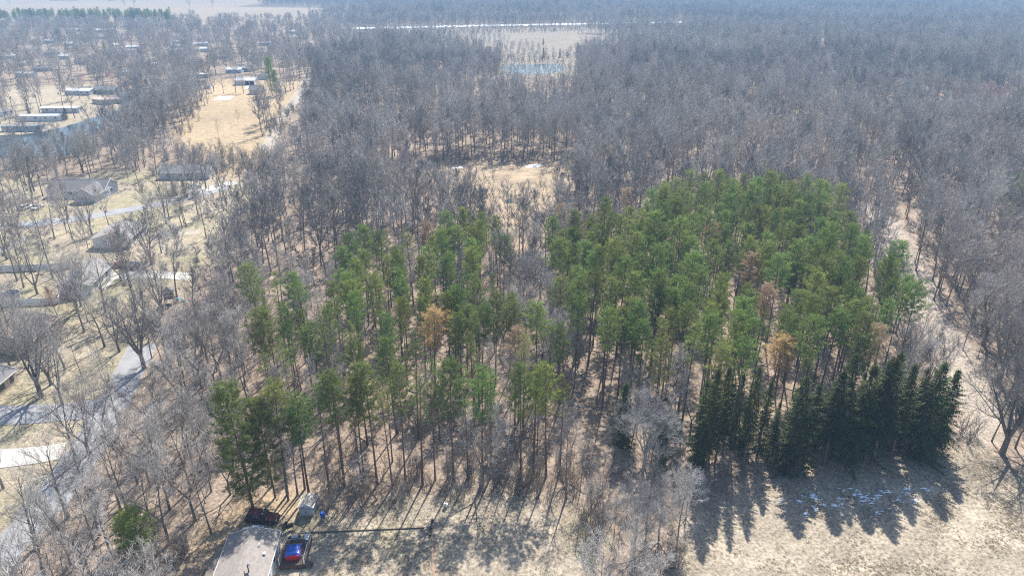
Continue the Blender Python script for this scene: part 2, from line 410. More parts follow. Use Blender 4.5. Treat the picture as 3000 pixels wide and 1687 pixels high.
def sheet(name, poly, m, z, jit=.4, step=2.0, kind='structure'):
    """flat ground sheet with a slightly irregular outline"""
    out = []
    n = len(poly)
    for i in range(n):
        a, b = Vector(poly[i]), Vector(poly[(i + 1) % n]); l = (b - a).length; k = max(1, int(l / step))
        for j in range(k):
            p = a.lerp(b, j / k); out.append((p.x + rnd.uniform(-jit, jit), p.y + rnd.uniform(-jit, jit), z))
    mb = MB(); mb.add(out, [tuple(range(len(out)))], m)
    o = link(name, mb.mesh(name)); o['kind'] = kind
    return o
def ribbon(name, pts, wd, m, z, jit=.15):
    pts = [Vector(p) for p in pts]
    # resample
    rs = []
    for i in range(len(pts) - 1):
        k = max(1, int((pts[i+1] - pts[i]).length / 3))
        rs += [pts[i].lerp(pts[i+1], j / k) for j in range(k)]
    rs.append(pts[-1])
    for _ in range(4):
        rs = [rs[0]] + [(rs[i-1] + rs[i] * 2 + rs[i+1]) / 4 for i in range(1, len(rs)-1)] + [rs[-1]]
    vs, fs = [], []
    for i, p in enumerate(rs):
        d = (rs[min(i+1, len(rs)-1)] - rs[max(i-1, 0)]).normalized(); nn = Vector((-d.y, d.x))
        for sgn in (-1, 1):
            q = p + nn * sgn * (wd / 2 + rnd.uniform(-jit, jit)); vs.append((q.x, q.y, z))
    for i in range(len(rs) - 1): fs.append((2*i, 2*i+1, 2*i+3, 2*i+2))
    mb = MB(); mb.add(vs, fs, m)
    return structure(link(name, mb.mesh(name)))
ROAD_A = GP([(-300,1830),(60,1590),(175,1430),(300,1240),(365,1120)]) + GP([(420,1010)])
ribbon('road', ROAD_A, 6.2, 'asphalt', .072, .2)
ribbon('road', GP([(-500,1225),(60,1215),(190,1210),(300,1195)]), 6.0, 'asphalt', .066, .2)
ribbon('road', GP([(-400,672),(60,662),(230,640),(380,615),(500,592),(600,566),(660,548)]), 6.5, 'asphalt', .07, .2)
ribbon('driveway', GP([(690,535),(620,552),(560,565)]), 6, 'concrete', .076, .2)
ribbon('driveway', GP([(-400,1352),(60,1345),(130,1330),(185,1320)]), 5, 'concrete', .078, .15)
ribbon('driveway', GP([(300,812),(360,806),(430,800),(520,808),(560,812)]), 4.6, 'concrete', .07, .15)
ribbon('footpath', GP([(300,850),(318,832),(336,815)]), 1.3, 'concrete', .09, .06)
ribbon('driveway', GP([(430,690),(480,684),(540,678),(590,682)]), 4.5, 'gravel', .07, .3)
ribbon('dirt_road', GP([(905,215),(895,245),(870,285),(845,320),(820,355),(800,390),(780,440)]), 6.5, 'gravel', .06, .8)
ribbon('dirt_road', GP([(800,244),(850,243),(900,242)]), 4, 'gravel', .055, .5)
ribbon('trench', GP([(1268,1572),(1270,1620),(1271,1687),(1272,1900)]), .35, 'trench_soil', .075, .05)
sheet('concrete_slab', GP([(622,294),(640,283),(690,282),(674,295)]), 'concrete', .08, .2, 3)
sheet('parking_pad', GP([(715,262),(722,250),(752,252),(748,264)]), 'concrete', .085, .2, 3)
sheet('pond', POND1, 'water', .05, 1.2, 5)
sheet('pond', POND2, 'water', .05, 2.0, 8)
for pp in ([(1535,487),(1560,483),(1585,484),(1575,492),(1545,494)], [(1320,493),(1350,489),(1362,491),(1340,496)]):
    sheet('ice_patch', GP(pp), 'snow', .06, .7, 2)
for pp in ([(1405,556),(1425,552),(1428,562),(1410,566)], [(1478,586),(1500,580),(1502,594),(1485,598)]):
    sheet('puddle', GP(pp), 'water', .06, .5, 2)
ribbon('snowy_road', GP([(1030,84),(1150,82),(1400,76),(1700,71),(2010,66)]), 30, 'snow', .08, 3)

#@@TREES
# ------------------------------------------------------------------ trees: shared meshes
def v_add(a, b, t=1.0): return (a[0]+b[0]*t, a[1]+b[1]*t, a[2]+b[2]*t)
def v_norm(a):
    l = math.sqrt(a[0]**2+a[1]**2+a[2]**2) or 1; return (a[0]/l, a[1]/l, a[2]/l)
def off_axis(d, ang, roll):
    d = v_norm(d); r = (0,0,1) if abs(d[2]) < .9 else (1,0,0)
    e = v_norm((d[1]*r[2]-d[2]*r[1], d[2]*r[0]-d[0]*r[2], d[0]*r[1]-d[1]*r[0]))
    g = (d[1]*e[2]-d[2]*e[1], d[2]*e[0]-d[0]*e[2], d[0]*e[1]-d[1]*e[0])
    c, s = math.cos(ang), math.sin(ang); a, b = math.cos(roll)*s, math.sin(roll)*s
    return (d[0]*c+e[0]*a+g[0]*b, d[1]*c+e[1]*a+g[1]*b, d[2]*c+e[2]*a+g[2]*b)

def grow(rg, p, d, L, n, lift, wob):
    pts = [p]; d = v_norm(d)
    for i in range(n):
        d = v_norm((d[0]+rg.uniform(-wob, wob), d[1]+rg.uniform(-wob, wob), d[2]+rg.uniform(-wob, wob)*.6+lift))
        pts.append(v_add(pts[-1], d, L/n))
    return pts
def at_path(pts, s):
    f = s*(len(pts)-1); i = min(int(f), len(pts)-2); t = f-i; a, b = pts[i], pts[i+1]
    return (a[0]+(b[0]-a[0])*t, a[1]+(b[1]-a[1])*t, a[2]+(b[2]-a[2])*t), v_norm((b[0]-a[0], b[1]-a[1], b[2]-a[2]))

def bare_tree(seed, H, spread, first=.35, nl=11, nb=6, ntw=7, ntl=3, up=(58, 22), twig='twig', bark='bark', r0=None, fork=0, tw=.016, lean=0.0, level=3, snagged=False):
    """leafless tree: returns (trunk with limbs, crown of branches and twigs), base at the origin"""
    rg = random.Random(seed)
    T, C = MB(), MB()
    r0 = r0 or H*.0105
    stems = []
    cz, rz_ = H*(.5+first*.5+.04)if not fork else H*.62, H*(.5-first*.5+.0) if not fork else H*.40
    if fork:
        hf = H*rg.uniform(.14, .26)
        base = grow(rg, (0,0,0), (lean, 0, 1), hf, 3, 0, .04)
        T.tube(base, [r0*1.25, r0*1.05, r0, r0*.95], 7, bark)
        for k in range(fork):
            a = 6.283*k/fork + rg.uniform(-.4, .4)
            dd = off_axis((lean*.5, 0, 1), math.radians(rg.uniform(16, 30)), a)
            stems.append((grow(rg, base[-1], dd, (H-hf)*rg.uniform(.66, .86), 6, .05, .10), r0*.72, .18))
    else:
        stems.append((grow(rg, (0,0,0), (lean, 0, 1), H*(.80 if not snagged else .97), 8, .02, .045), r0, first))
    for pts, r, fs in stems:
        n = len(pts); T.tube(pts, [r*(1-.86*(i/(n-1))**.9) * (1.2 if i == 0 and not fork else 1) for i in range(n)], 6, bark)
        k_l = max(4, int(nl / (1 if not fork else fork*.62)))
        for i in range(k_l):
            s = fs + (.98-fs)*((i+rg.random()*.8)/k_l)
            p, d = at_path(pts, s)
            q = (s-fs)/(1-fs)
            ang = math.radians(up[0]+(up[1]-up[0])*q + rg.uniform(-9, 9))
            dd = off_axis(d, ang, i*2.399+rg.uniform(-.5, .5))
            Ll = spread*(1.05-.55*q)*rg.uniform(.72, 1.2)
            if q < .15: Ll *= .75
            if not snagged:                              # limbs reach towards a rounded crown outline
                ex, ey, ez = p[0]/spread, p[1]/spread, (p[2]-cz)/rz_; fx_, fy_, fz_ = dd[0]/spread, dd[1]/spread, (dd[2]+.22)/rz_
                A2 = fx_*fx_+fy_*fy_+fz_*fz_; B2 = ex*fx_+ey*fy_+ez*fz_; C2 = ex*ex+ey*ey+ez*ez-1
                D2 = B2*B2-A2*C2
                t_ = (-B2+math.sqrt(D2))/A2 if D2 > 0 else spread*.5
                Ll = max(spread*.25, min(t_, H*.5))*rg.uniform(.72, 1.08)
            lp = grow(rg, p, dd, Ll, 4, .13, .16)
            rl = max(.025, r*(1-.86*s)*.55)
            T.tube(lp, [rl, rl*.75, rl*.5, rl*.32, .012], 4 if level > 2 else 3, bark, cap=False)
            for j in range(nb):
                sb = .22+.78*(j+rg.random()*.7)/nb
                pb, db = at_path(lp, min(sb, 1))
                d2 = off_axis(db, math.radians(rg.uniform(24, 55)), rg.uniform(0, 6.283))
                d2 = (d2[0], d2[1], d2[2]+.15)
                Lb = Ll*rg.uniform(.30, .52)*(1.2-.45*sb)
                bp = grow(rg, pb, d2, Lb, 3, .09, .2)
                rb = max(tw*.9, rl*.33)
                C.tube(bp, [rb, rb*.7, rb*.45, 0], 3, twig, cap=False)
                if level < 3:
                    for k in range(ntw):
                        pt, dt = at_path(bp, .25+.75*rg.random())
                        d3 = off_axis(dt, math.radians(rg.uniform(20, 60)), rg.uniform(0, 6.283))
                        lt = rg.uniform(.5, 1.25)
                        C.needle(pt, v_add(pt, (d3[0], d3[1], d3[2]+.15), lt), tw*1.7, twig)
                    continue
                for k in range(ntw):
                    pt, dt = at_path(bp, .18+.82*(k+rg.random())/ntw*.999)
                    d3 = off_axis(dt, math.radians(rg.uniform(22, 58)), rg.uniform(0, 6.283))
                    d3 = (d3[0], d3[1], d3[2]+.16)
                    lt = rg.uniform(.45, 1.05)
                    e = v_add(pt, d3, lt)
                    C.needle(pt, e, tw, twig)
                    for t in range(ntl):
                        f = rg.uniform(.25, .95); pq = v_add(pt, d3, lt*f)
                        d4 = off_axis(d3, math.radians(rg.uniform(25, 60)), rg.uniform(0, 6.283))
                        C.needle(pq, v_add(pq, (d4[0], d4[1], d4[2]+.1), rg.uniform(.22, .55)), tw*.75, twig)
    return T, C

def pine_tree(seed, H, wide=2.3, low=.5, needles='pine', bark='pine_bark', whorl=.62, tuft=11, size=.46, open_=0.0, dead=24, far=False):
    rg = random.Random(seed); T, C = MB(), MB()
    r0 = H*.0085+.03
    pts = grow(rg, (0,0,0), (rg.uniform(-.02, .02), rg.uniform(-.02, .02), 1), H, 7, .02, .014)
    T.tube(pts, [r0*1.15]+[r0*(1-.9*i/7) for i in range(1, 8)], 6, bark)
    for i in range(dead):                                   # dead snags below the crown
        p, d = at_path(pts, rg.uniform(.2, low+.08))
        dd = off_axis((0,0,1), math.radians(rg.uniform(70, 100)), rg.uniform(0, 6.283))
        L = rg.uniform(.6, 1.9); T.needle(p, v_add(p, dd, L), .028, bark)
    z = H*low; k = 0
    while z < H*.985:
        q = (z-H*low)/(H*(1-low))
        prof = (math.sin(min(1, q*1.5+.30)*math.pi*.5)) * (1-q**2.6)**.5
        Lr = wide*max(.22, prof)
        nb = rg.choice((4, 5, 5, 6))
        a0 = rg.random()*6.283
        for b in range(nb):
            if rg.random() < open_: continue
            L = Lr*rg.uniform(.62, 1.18)
            el = math.radians(2+38*q+rg.uniform(-10, 12))
            a = a0+6.283*b/nb+rg.uniform(-.35, .35)
            p, _ = at_path(pts, min(1, z/H))
            d = (math.cos(a)*math.cos(el), math.sin(a)*math.cos(el), math.sin(el))
            bp = grow(rg, p, d, L, 3, .1, .08)
            T.tube(bp, [.035, .026, .018, .008], 3, bark, cap=False)
            nt_ = max(2, int((3.0 if far else 5.2)*L/1.6))
            for t in range(nt_):
                s = .30+.70*(t+rg.random()*.6)/nt_
                c, dt = at_path(bp, min(1, s))
                c = v_add(c, (rg.uniform(-.28, .28), rg.uniform(-.28, .28), rg.uniform(-.05, .25)))
                for n in range(tuft):
                    e = v_norm((rg.gauss(0, 1)+dt[0]*.8, rg.gauss(0, 1)+dt[1]*.8, rg.gauss(0, .8)+.65))
                    l = size*rg.uniform(.65, 1.25); wv = size*.13
                    o = v_norm((rg.gauss(0,1), rg.gauss(0,1), rg.gauss(0,1)))
                    m_ = v_add(c, e, l*.45)
                    C.tri(c, v_add(m_, o, wv), v_add(c, e, l), needles)
        z += H*.02+whorl*rg.uniform(.55, 1.0)*.55
        k += 1
    for n in range(14):
        e = v_norm((rg.gauss(0, .5), rg.gauss(0, .5), 1)); c = pts[-1]
        o = v_norm((rg.gauss(0,1), rg.gauss(0,1), rg.gauss(0,1)))
        C.tri(c, v_add(v_add(c, e, size*.5), o, size*.15), v_add(c, e, size*1.2), needles)
    return T, C

def spruce_tree(seed, H, wide=2.7, low=.05, needles='spruce', step=.46, dens=1.0):
    rg = random.Random(seed); T, C = MB(), MB()
    r0 = H*.009+.03
    pts = grow(rg, (0,0,0), (0,0,1), H, 6, .03, .01)
    T.tube(pts, [r0*1.15]+[r0*(1-.93*i/6) for i in range(1, 7)], 6, 'pine_bark')
    z = H*low
    for i in range(22):
        p, d = at_path(pts, rg.uniform(.02, max(.03, low+.12)))
        dd = off_axis((0,0,1), math.radians(rg.uniform(80, 115)), rg.uniform(0, 6.283))
        T.needle(p, v_add(p, dd, rg.uniform(.8, wide*.9)), .025, 'pine_bark')
    while z < H*.985:
        q = z/H
        Lr = wide*(1-q)**.70*(1 if q > low+.12 else .75)+.12
        nb = int(rg.choice((6, 7, 9))*(.6+.4*(1-q)))
        a0 = rg.random()*6.283
        for b in range(nb):
            a = a0+6.283*b/nb+rg.uniform(-.3, .3)
            L = Lr*rg.uniform(.45, 1.2)*(1+.28*math.sin(a*2+z*.5+seed)+.15*math.sin(a*5-z*1.3+seed))
            el = math.radians(-14+48*q**2+rg.uniform(-9, 9))
            p, _ = at_path(pts, min(1, q))
            d = (math.cos(a)*math.cos(el), math.sin(a)*math.cos(el), math.sin(el))
            side = (-math.sin(a), math.cos(a), 0)
            e = v_add(p, d, L)
            T.needle(p, e, .03, 'pine_bark')
            n = max(3, int(L*4.6*dens))
            for t in range(n):
                s = .16+.84*(t+rg.random())/n
                c = v_add(p, d, L*s); wl = (.22+.42*(1-s)*min(1, L))*rg.uniform(.7, 1.3)
                for sg in (-1, 1):
                    tip = v_add(v_add(v_add(c, side, sg*wl), d, wl*.75), (0,0,-1), wl*rg.uniform(.25, .95))
                    o = v_add(c, d, .17)
                    C.tri(c, o, tip, needles)
                # hanging spray
                dn = v_add(v_add(c, d, rg.uniform(-.05, .2)), (rg.uniform(-.12,.12), rg.uniform(-.12,.12), -rg.uniform(.25, .62)))
                C.tri(v_add(c, side, .07), v_add(c, side, -.07), dn, needles)
            C.tri(v_add(e, side, .1), v_add(e, side, -.1), v_add(e, d, .3), needles)
        z += step*rg.uniform(.7, 1.15)*(.55+.45*(1-q))
    for n in range(10):
        e = v_norm((rg.gauss(0, .3), rg.gauss(0, .3), 1)); c = v_add(pts[-1], (0,0,-.5))
        o = v_norm((rg.gauss(0,1), rg.gauss(0,1), 0))
        C.tri(v_add(c, o, .1), v_add(c, o, -.1), v_add(c, e, .9), needles)
    return T, C

def shrub(seed, H, n=9, spread=.5, twig='twig_warm', tw=.013, nb=6, ntw=6):
    rg = random.Random(seed); C = MB()
    for i in range(n):
        a = rg.random()*6.283; b = (math.cos(a)*rg.random()*.5, math.sin(a)*rg.random()*.5, 0)
        d = off_axis((0,0,1), math.radians(rg.uniform(4, 34))*spread*2, a)
        pts = grow(rg, b, d, H*rg.uniform(.55, 1.05), 4, .05, .14)
        C.tube(pts, [.035, .028, .02, .013, .006], 3, 'bark', cap=False)
        for j in range(nb):
            p, dd = at_path(pts, rg.uniform(.25, 1))
            d2 = off_axis(dd, math.radians(rg.uniform(20, 55)), rg.uniform(0, 6.283)); L = H*rg.uniform(.14, .32)
            bp = grow(rg, p, d2, L, 2, .1, .2); C.tube(bp, [tw*1.2, tw*.8, 0], 3, twig, cap=False)
            for k in range(ntw):
                pt, dt = at_path(bp, rg.uniform(.15, 1)); d3 = off_axis(dt, math.radians(rg.uniform(20, 60)), rg.uniform(0, 6.283))
                C.needle(pt, v_add(pt, d3, rg.uniform(.25, .75)), tw*.8, twig)
    return C

LIB = {}
def reg_tree(kind, tc):
    T, C = tc
    LIB.setdefault(kind, []).append((T.mesh(kind + '_trunk'), C.mesh(kind + '_crown')))
def reg_far(kind, tc):
    T, C = tc
    o = len(T.v); T.v += C.v
    base = [T._mi(m) for m in C.mats]
    T.m += [base[i] for i in C.m]; T.f += [tuple(i+o for i in f) for f in C.f]
    LIB.setdefault(kind, []).append(T.mesh(kind))
# forest-grown bare trees: tall, narrow, brush-like
for i in range(5): reg_tree('forest', bare_tree(100+i, 17+1.2*i, 3.5+.25*i, first=.36, nl=13, nb=7, ntw=7, ntl=3, tw=.02, up=(48, 16), twig=('twig', 'twig_warm', 'twig', 'twig_warm', 'twig_dark')[i]))
for i in range(3): reg_tree('forest', bare_tree(140+i, 18+1.5*i, 4.2, fork=2, nl=15, nb=7, ntw=7, ntl=3, tw=.02, up=(48, 18), twig=('twig', 'twig_warm', 'twig_dark')[i]))
# open-grown broad trees of the yards
for i in range(3): reg_tree('yard', bare_tree(200+i, 16+1.5*i, 6.2, fork=3, nl=17, nb=7, ntw=6, ntl=2, up=(55, 22), r0=.30, twig=('twig', 'twig_warm', 'twig')[i], tw=.017))
for i in range(2): reg_tree('yard', bare_tree(230+i, 17+2*i, 6.0, first=.30, nl=14, nb=7, ntw=6, ntl=2, up=(58, 22), r0=.29, twig='twig', tw=.017))
for i in range(2): reg_tree('broad', bare_tree(250+i, 17, 8.2, fork=4, nl=24, nb=8, ntw=8, ntl=3, up=(64, 26), r0=.42, twig=('twig_dark', 'twig')[i], tw=.018))
for i in range(2): reg_tree('maple', bare_tree(270+i, 12, 4.2, first=.22, nl=15, nb=7, ntw=8, ntl=3, up=(52, 22), twig='twig_red', tw=.018))
for i in range(2): reg_tree('pale', bare_tree(290+i, 14+2*i, 6.6, fork=4, nl=24, nb=8, ntw=9, ntl=3, up=(60, 24), twig='twig_pale', bark='bark_pale', r0=.22, tw=.016))
for i in range(3): reg_tree('young', bare_tree(310+i, 9.5+i, 2.0, first=.3, nl=9, nb=5, ntw=5, ntl=2, up=(45, 18), twig=('twig', 'twig_warm', 'twig_dark')[i], tw=.013, r0=.075))
for i in range(7): reg_tree('pine', pine_tree(400+i, 19.5+.8*i, 2.9+.2*i, low=.55+.03*(i % 3), tuft=13, size=.56))
for i in range(2): reg_tree('thin_pine', pine_tree(440+i, 19+i, 2.1, low=.60, open_=.40, dead=46))
for i in range(2): reg_tree('white_pine', pine_tree(460+i, 22-i*2, 4.4, low=.12, whorl=.42, tuft=13, size=.58, open_=.04, dead=8))
for i in range(4): reg_tree('spruce', spruce_tree(500+i, 20, 3.1+.2*i, low=(.10, .06, .30, .03)[i]))
reg_tree('small_spruce', spruce_tree(520, 11, 2.1, low=.02))
for i in range(2): reg_tree('cedar', pine_tree(530+i, 9.5, 3.0, low=.10, needles='cedar', whorl=.36, tuft=14, size=.42, dead=2))
for i in range(2): reg_tree('snag', bare_tree(550+i, 15+2*i, 1.7, first=.25, nl=26, nb=2, ntw=1, ntl=0, up=(85, 70), twig='bark_pale', bark='bark_pale', tw=.03, r0=.15, snagged=True))
SHRUBS = [shrub(600+i, 3.2+.5*i, twig=('twig_dark', 'twig_brown', 'twig_dark', 'twig_brown')[i]).mesh('bare_shrub') for i in range(4)]
# lighter versions for the woods beyond
for i in range(6): reg_far('far_bare', bare_tree(700+i, 17+1.1*i, 3.9+.15*i, first=.36, nl=15, nb=7, ntw=12, up=(58, 20), twig=('twig', 'twig_warm', 'twig', 'twig_dark', 'twig_warm', 'twig')[i], level=2, tw=.024))
reg_far('far_bare', bare_tree(720, 15, 3.9, first=.3, nl=14, nb=7, ntw=11, twig='twig_rust', level=2, tw=.024))
reg_far('far_bare', bare_tree(721, 15, 4.2, first=.3, nl=14, nb=7, ntw=11, twig='twig_pale', bark='bark_pale', level=2, tw=.024))
for i in range(2): reg_far('far_wide', bare_tree(730+i, 16+i, 5.4, fork=3, nl=18, nb=8, ntw=11, up=(58, 24), twig=('twig', 'twig_warm')[i], level=2, tw=.023))
for i in range(3): reg_far('far_young', bare_tree(740+i, 8.5+i, 2.0, first=.25, nl=8, nb=5, ntw=6, twig=('twig', 'twig_warm', 'twig_pale')[i], level=2, tw=.018, r0=.07))
for i in range(3): reg_far('far_pine', pine_tree(760+i, 19.5+i, 3.2, low=.5, tuft=11, size=.7, far=True, dead=4))
reg_far('far_spruce', spruce_tree(780, 11, 2.2, low=.03, step=.7, dens=.6))

CNT = {}
def put(kind, name, x, y, label, cat, group=None, H=None, rz=None, variant=None, crown_mat=None, trunk_name='trunk', sx=1.0, tilt=0.0):
    vs = LIB[kind]; T, C = vs[variant % len(vs)] if variant is not None else rnd.choice(vs)
    r = thing(name, label, cat, (x, y, -.05), rnd.random()*6.283 if rz is None else rz, group)
    zmax = C['zmax'] if 'zmax' in C else None
    if zmax is None:
        co = np.empty(len(C.vertices)*3, np.float32); C.vertices.foreach_get("co", co); zmax = float(co[2::3].max()); C['zmax'] = zmax
    s = (H/zmax) if H else rnd.uniform(.88, 1.14)
    r.scale = (s*sx, s*sx, s)
    if tilt: r.rotation_euler[0] = tilt
    link('trunk', T, r)
    c = link('crown', C, r)
    if crown_mat:
        for sl_ in c.material_slots:
            sl_.link = 'OBJECT'; sl_.material = M[crown_mat]
    CNT[kind] = CNT.get(kind, 0)+1
    return r

# geometry-node scatter for what lies past the individuals
def scatter(name, meshes, pts, label=None):
    """pts: list of (x, y, mesh index, scale, rotation)"""
    pr = bpy.data.collections.new(name + '_source')
    for i, me in enumerate(meshes):
        o = bpy.data.objects.new('%s_source_%02d' % (name, i), me); pr.objects.link(o)
    a = np.array(pts, np.float32)
    me = bpy.data.meshes.new(name); me.vertices.add(len(a))
    co = np.stack([a[:, 0], a[:, 1], np.full(len(a), -.05)], 1).astype(np.float32)
    me.vertices.foreach_set("co", co.ravel())
    for nm, ty, col in (('pick', 'INT', 2), ('size', 'FLOAT', 3), ('turn', 'FLOAT', 4)):
        at = me.attributes.new(nm, ty, 'POINT')
        at.data.foreach_set("value", a[:, col].astype(np.int32 if ty == 'INT' else np.float32))
    o = link(name, me); o['kind'] = 'stuff'
    if label: o['label'] = label
    g = bpy.data.node_groups.new(name, 'GeometryNodeTree')
    g.interface.new_socket('Geometry', in_out='INPUT', socket_type='NodeSocketGeometry')
    g.interface.new_socket('Geometry', in_out='OUTPUT', socket_type='NodeSocketGeometry')
    N, L = g.nodes, g.links
    gi, go = N.new('NodeGroupInput'), N.new('NodeGroupOutput')
    ci = N.new('GeometryNodeCollectionInfo'); ci.inputs['Collection'].default_value = pr
    ci.inputs['Separate Children'].default_value = True; ci.inputs['Reset Children'].default_value = True
    ip = N.new('GeometryNodeInstanceOnPoints'); ip.inputs['Pick Instance'].default_value = True
    def attr(nm, ty):
        n = N.new('GeometryNodeInputNamedAttribute'); n.data_type = ty; n.inputs[0].default_value = nm; return n.outputs[0]
    L.new(gi.outputs[0], ip.inputs['Points']); L.new(ci.outputs[0], ip.inputs['Instance'])
    L.new(attr('pick', 'INT'), ip.inputs['Instance Index'])
    cx = N.new('ShaderNodeCombineXYZ'); L.new(attr('turn', 'FLOAT'), cx.inputs[2])
    L.new(cx.outputs[0], ip.inputs['Rotation']); L.new(attr('size', 'FLOAT'), ip.inputs['Scale'])
    L.new(ip.outputs[0], go.inputs[0])
    md = o.modifiers.new('scatter', 'NODES'); md.node_group = g
    return o

#@@FOREST
# ------------------------------------------------------------------ where trees stand
PINE_POLY = [GP(p, 16.5) for p in PINE_CANOPY]
PATCH = GP([(1480,720),(1560,700),(1630,730),(1640,840),(1600,900),(1500,830)], 15)

def poisson(x0, x1, y0, y1, d, seed, jit=.9):
    """random points, none closer than about d*.78 to another"""
    rg = np.random.RandomState(seed); c = d*.78
    n = int((x1-x0)*(y1-y0)/(d*d*.87)*1.9)
    X = x0+rg.rand(n)*(x1-x0); Y = y0+rg.rand(n)*(y1-y0)
    v = inview(X, Y, 20, 220); X, Y = X[v], Y[v]
    g = {}; ok = []
    ix = np.floor(X/c).astype(int).tolist(); iy = np.floor(Y/c).astype(int).tolist(); xl, yl = X.tolist(), Y.tolist()
    c2 = c*c
    for i in range(len(xl)):
        a, b, x, y = ix[i], iy[i], xl[i], yl[i]; hit = False
        for da in (-1, 0, 1):
            for db in (-1, 0, 1):
                q = g.get((a+da, b+db))
                if q:
                    for (u, w_) in q:
                        if (u-x)**2+(w_-y)**2 < c2: hit = True; break
                if hit: break
            if hit: break
        if not hit: g.setdefault((a, b), []).append((x, y)); ok.append(i)
    return X[ok], Y[ok]
def inview(x, y, h=20, m=160):
    px, py = P(x, y); px2, py2 = P(x, y, h)
    return (np.maximum(px, px2) > -m) & (np.minimum(px, px2) < 3000+m) & (py2 < 1687+m) & (py > -150)
FREE = []            # discs kept clear (houses, cars)
def blocked(x, y, extra=0):
    for a, b, r in FREE:
        if (x-a)**2+(y-b)**2 < (r+extra)**2: return True
    return False
NO_TREES = ['meadow', 'lawn', 'trail', 'clearing', 'marsh']
def near_road(x, y, w_):
    for rd in ROADS:
        for i in range(len(rd)-1):
            a, b = rd[i], rd[i+1]
            t = ((x-a[0])*(b[0]-a[0])+(y-a[1])*(b[1]-a[1]))/((b[0]-a[0])**2+(b[1]-a[1])**2)
            t = max(0, min(1, t)); dx, dy = x-a[0]-t*(b[0]-a[0]), y-a[1]-t*(b[1]-a[1])
            if dx*dx+dy*dy < w_*w_: return True
    return False
ROADS = [ROAD_A, GP([(-500,1225),(60,1215),(190,1210),(300,1195)]), GP([(-400,672),(60,662),(230,640),(380,615),(500,592),(600,566),(660,548),(720,530)]),
         GP([(905,215),(895,245),(870,285),(845,320),(820,355),(800,390),(780,440)]), GP([(-400,1352),(60,1345),(185,1320)]), GP([(300,812),(560,812)])]

#@@HOUSES_SITES
for hx, hy, hr in [(-109.5,160,9), (-118,193,10), (-109,131,10), (-103,108,9), (-154,239,13), (-127,262,12), (-35.2,66,7.5), (-36,75.5,5), (-30.5,71,3.5), (-30.7,79.3,1.6)]:
    FREE.append((hx, hy, hr))
for hx, hy, hr in [(-101,147,7), (-108,178,6), (*G(390,800), 6), (*G(420,870), 7), (*G(560,740), 8), (*G(520,800), 8), (*G(590,670), 8)]:
    FREE.append((hx, hy, hr))
for px_, py_, r_ in [(62,384,11),(125,355,13),(180,330,12),(305,305,10),(229,278,10),(305,275,9),(748,275,8),(717,249,9),(608,259,4),(586,226,7)]:
    FREE.append((*G(px_, py_), r_))

for a, b in ((2600,650),(2620,700),(2650,760),(2690,840),(2720,900),(2750,960),(2780,1020),(2810,1080),(2830,1140),(2845,1200)):
    x, y = G(a, b); FREE.append((x*.95, y*.95, 4.5)); FREE.append((x*.90, y*.90, 3.5))
# ---- pines of the stand
X, Y = poisson(-80, 200, 70, 320, 4.3, 11)
ok = (pip(X, Y, PINE_POLY[0]) | (pip(X, Y, PINE_POLY[1]) & (vnoise(X, Y, 9, 5) > .14))) & ~pip(X, Y, PATCH) & (vnoise(X, Y, 9, 15) > .12)
for nm in ('meadow', 'lawn', 'trail', 'marsh'): ok &= ~pip(X, Y, R[nm])
X, Y = X[ok], Y[ok]
o_ = np.argsort(X**2+Y**2); X, Y = X[o_], Y[o_]
pine_xy = list(zip(X.tolist(), Y.tolist()))
print("pines", len(pine_xy))
in1 = pip(X, Y, PINE_POLY[0])
# the odd coloured ones, from the photograph (crown pixel -> where it stands)
ODD = [((1265,960), 'pine_gold', 'pine with a golden brown crown standing alone among green pines', 17), ((2275,1040), 'pine_gold', 'orange tan dead pine behind the front spruces', 15),
       ((2200,790), 'pine_brown', 'rusty brown pine in the thick of the stand above the others', 17), ((1680,665), 'pine_brown', 'reddish brown pine at the far left corner of the main stand', 17),
       ((1640,640), 'pine_brown', 'pale rust pine next to the far gap in the stand', 16), ((1770,640), 'pine_brown', 'small pinkish brown pine at the far edge of the stand', 16),
       ((1840,590), 'pine_brown', 'tan dying pine at the far fringe of the main stand', 16), ((1520,1030), 'pine_brown', 'thin rusty pine in the middle of the near stand', 17),
       ((2080,690), 'pine_brown', 'dull brown pine beside the far right pines', 16), ((1250,700), 'pine_brown', 'buff dead pine at the left cluster of pines', 16),
       ((780,985), 'pine_brown', 'pine with orange lower boughs at the left edge of the stand', 16), ((2560,1015), 'pine_brown', 'yellow brown dying pine above the dark spruces', 16),
       ((2330,560), 'pine_brown', 'straw brown pine at the far tip of the stand', 16), ((2240,880), 'pine_brown', 'rust topped pine between two grey leafless trees', 16)]
odd_xy = []; FRONT = []
for (a, b), mt, lb, h in ODD:
    p = G(a, b, h*.86); odd_xy.append(p)
    put('pine', 'pine_tree', p[0], p[1], lb, 'pine tree', 'discoloured pines in the stand', H=h+2.5, crown_mat=mt, sx=1.4 if mt == 'pine_gold' else 1.1)
    FRONT.append((p[0]*.93, p[1]*.93-1.5, 4.5 if mt == 'pine_gold' else 2.2))
YEL = [((1510,910), 'pale yellow green pine standing tall in the near stand'), ((1035,1130), 'yellow topped pine at the front left of the stand'), ((1945,1030), 'light green pine at the front of the main stand')]
for (a, b), lb in YEL:
    p = G(a, b, 18); odd_xy.append(p)
    put('pine', 'pine_tree', p[0], p[1], lb, 'pine tree', 'discoloured pines in the stand', H=20.5, crown_mat='pine_yellow')
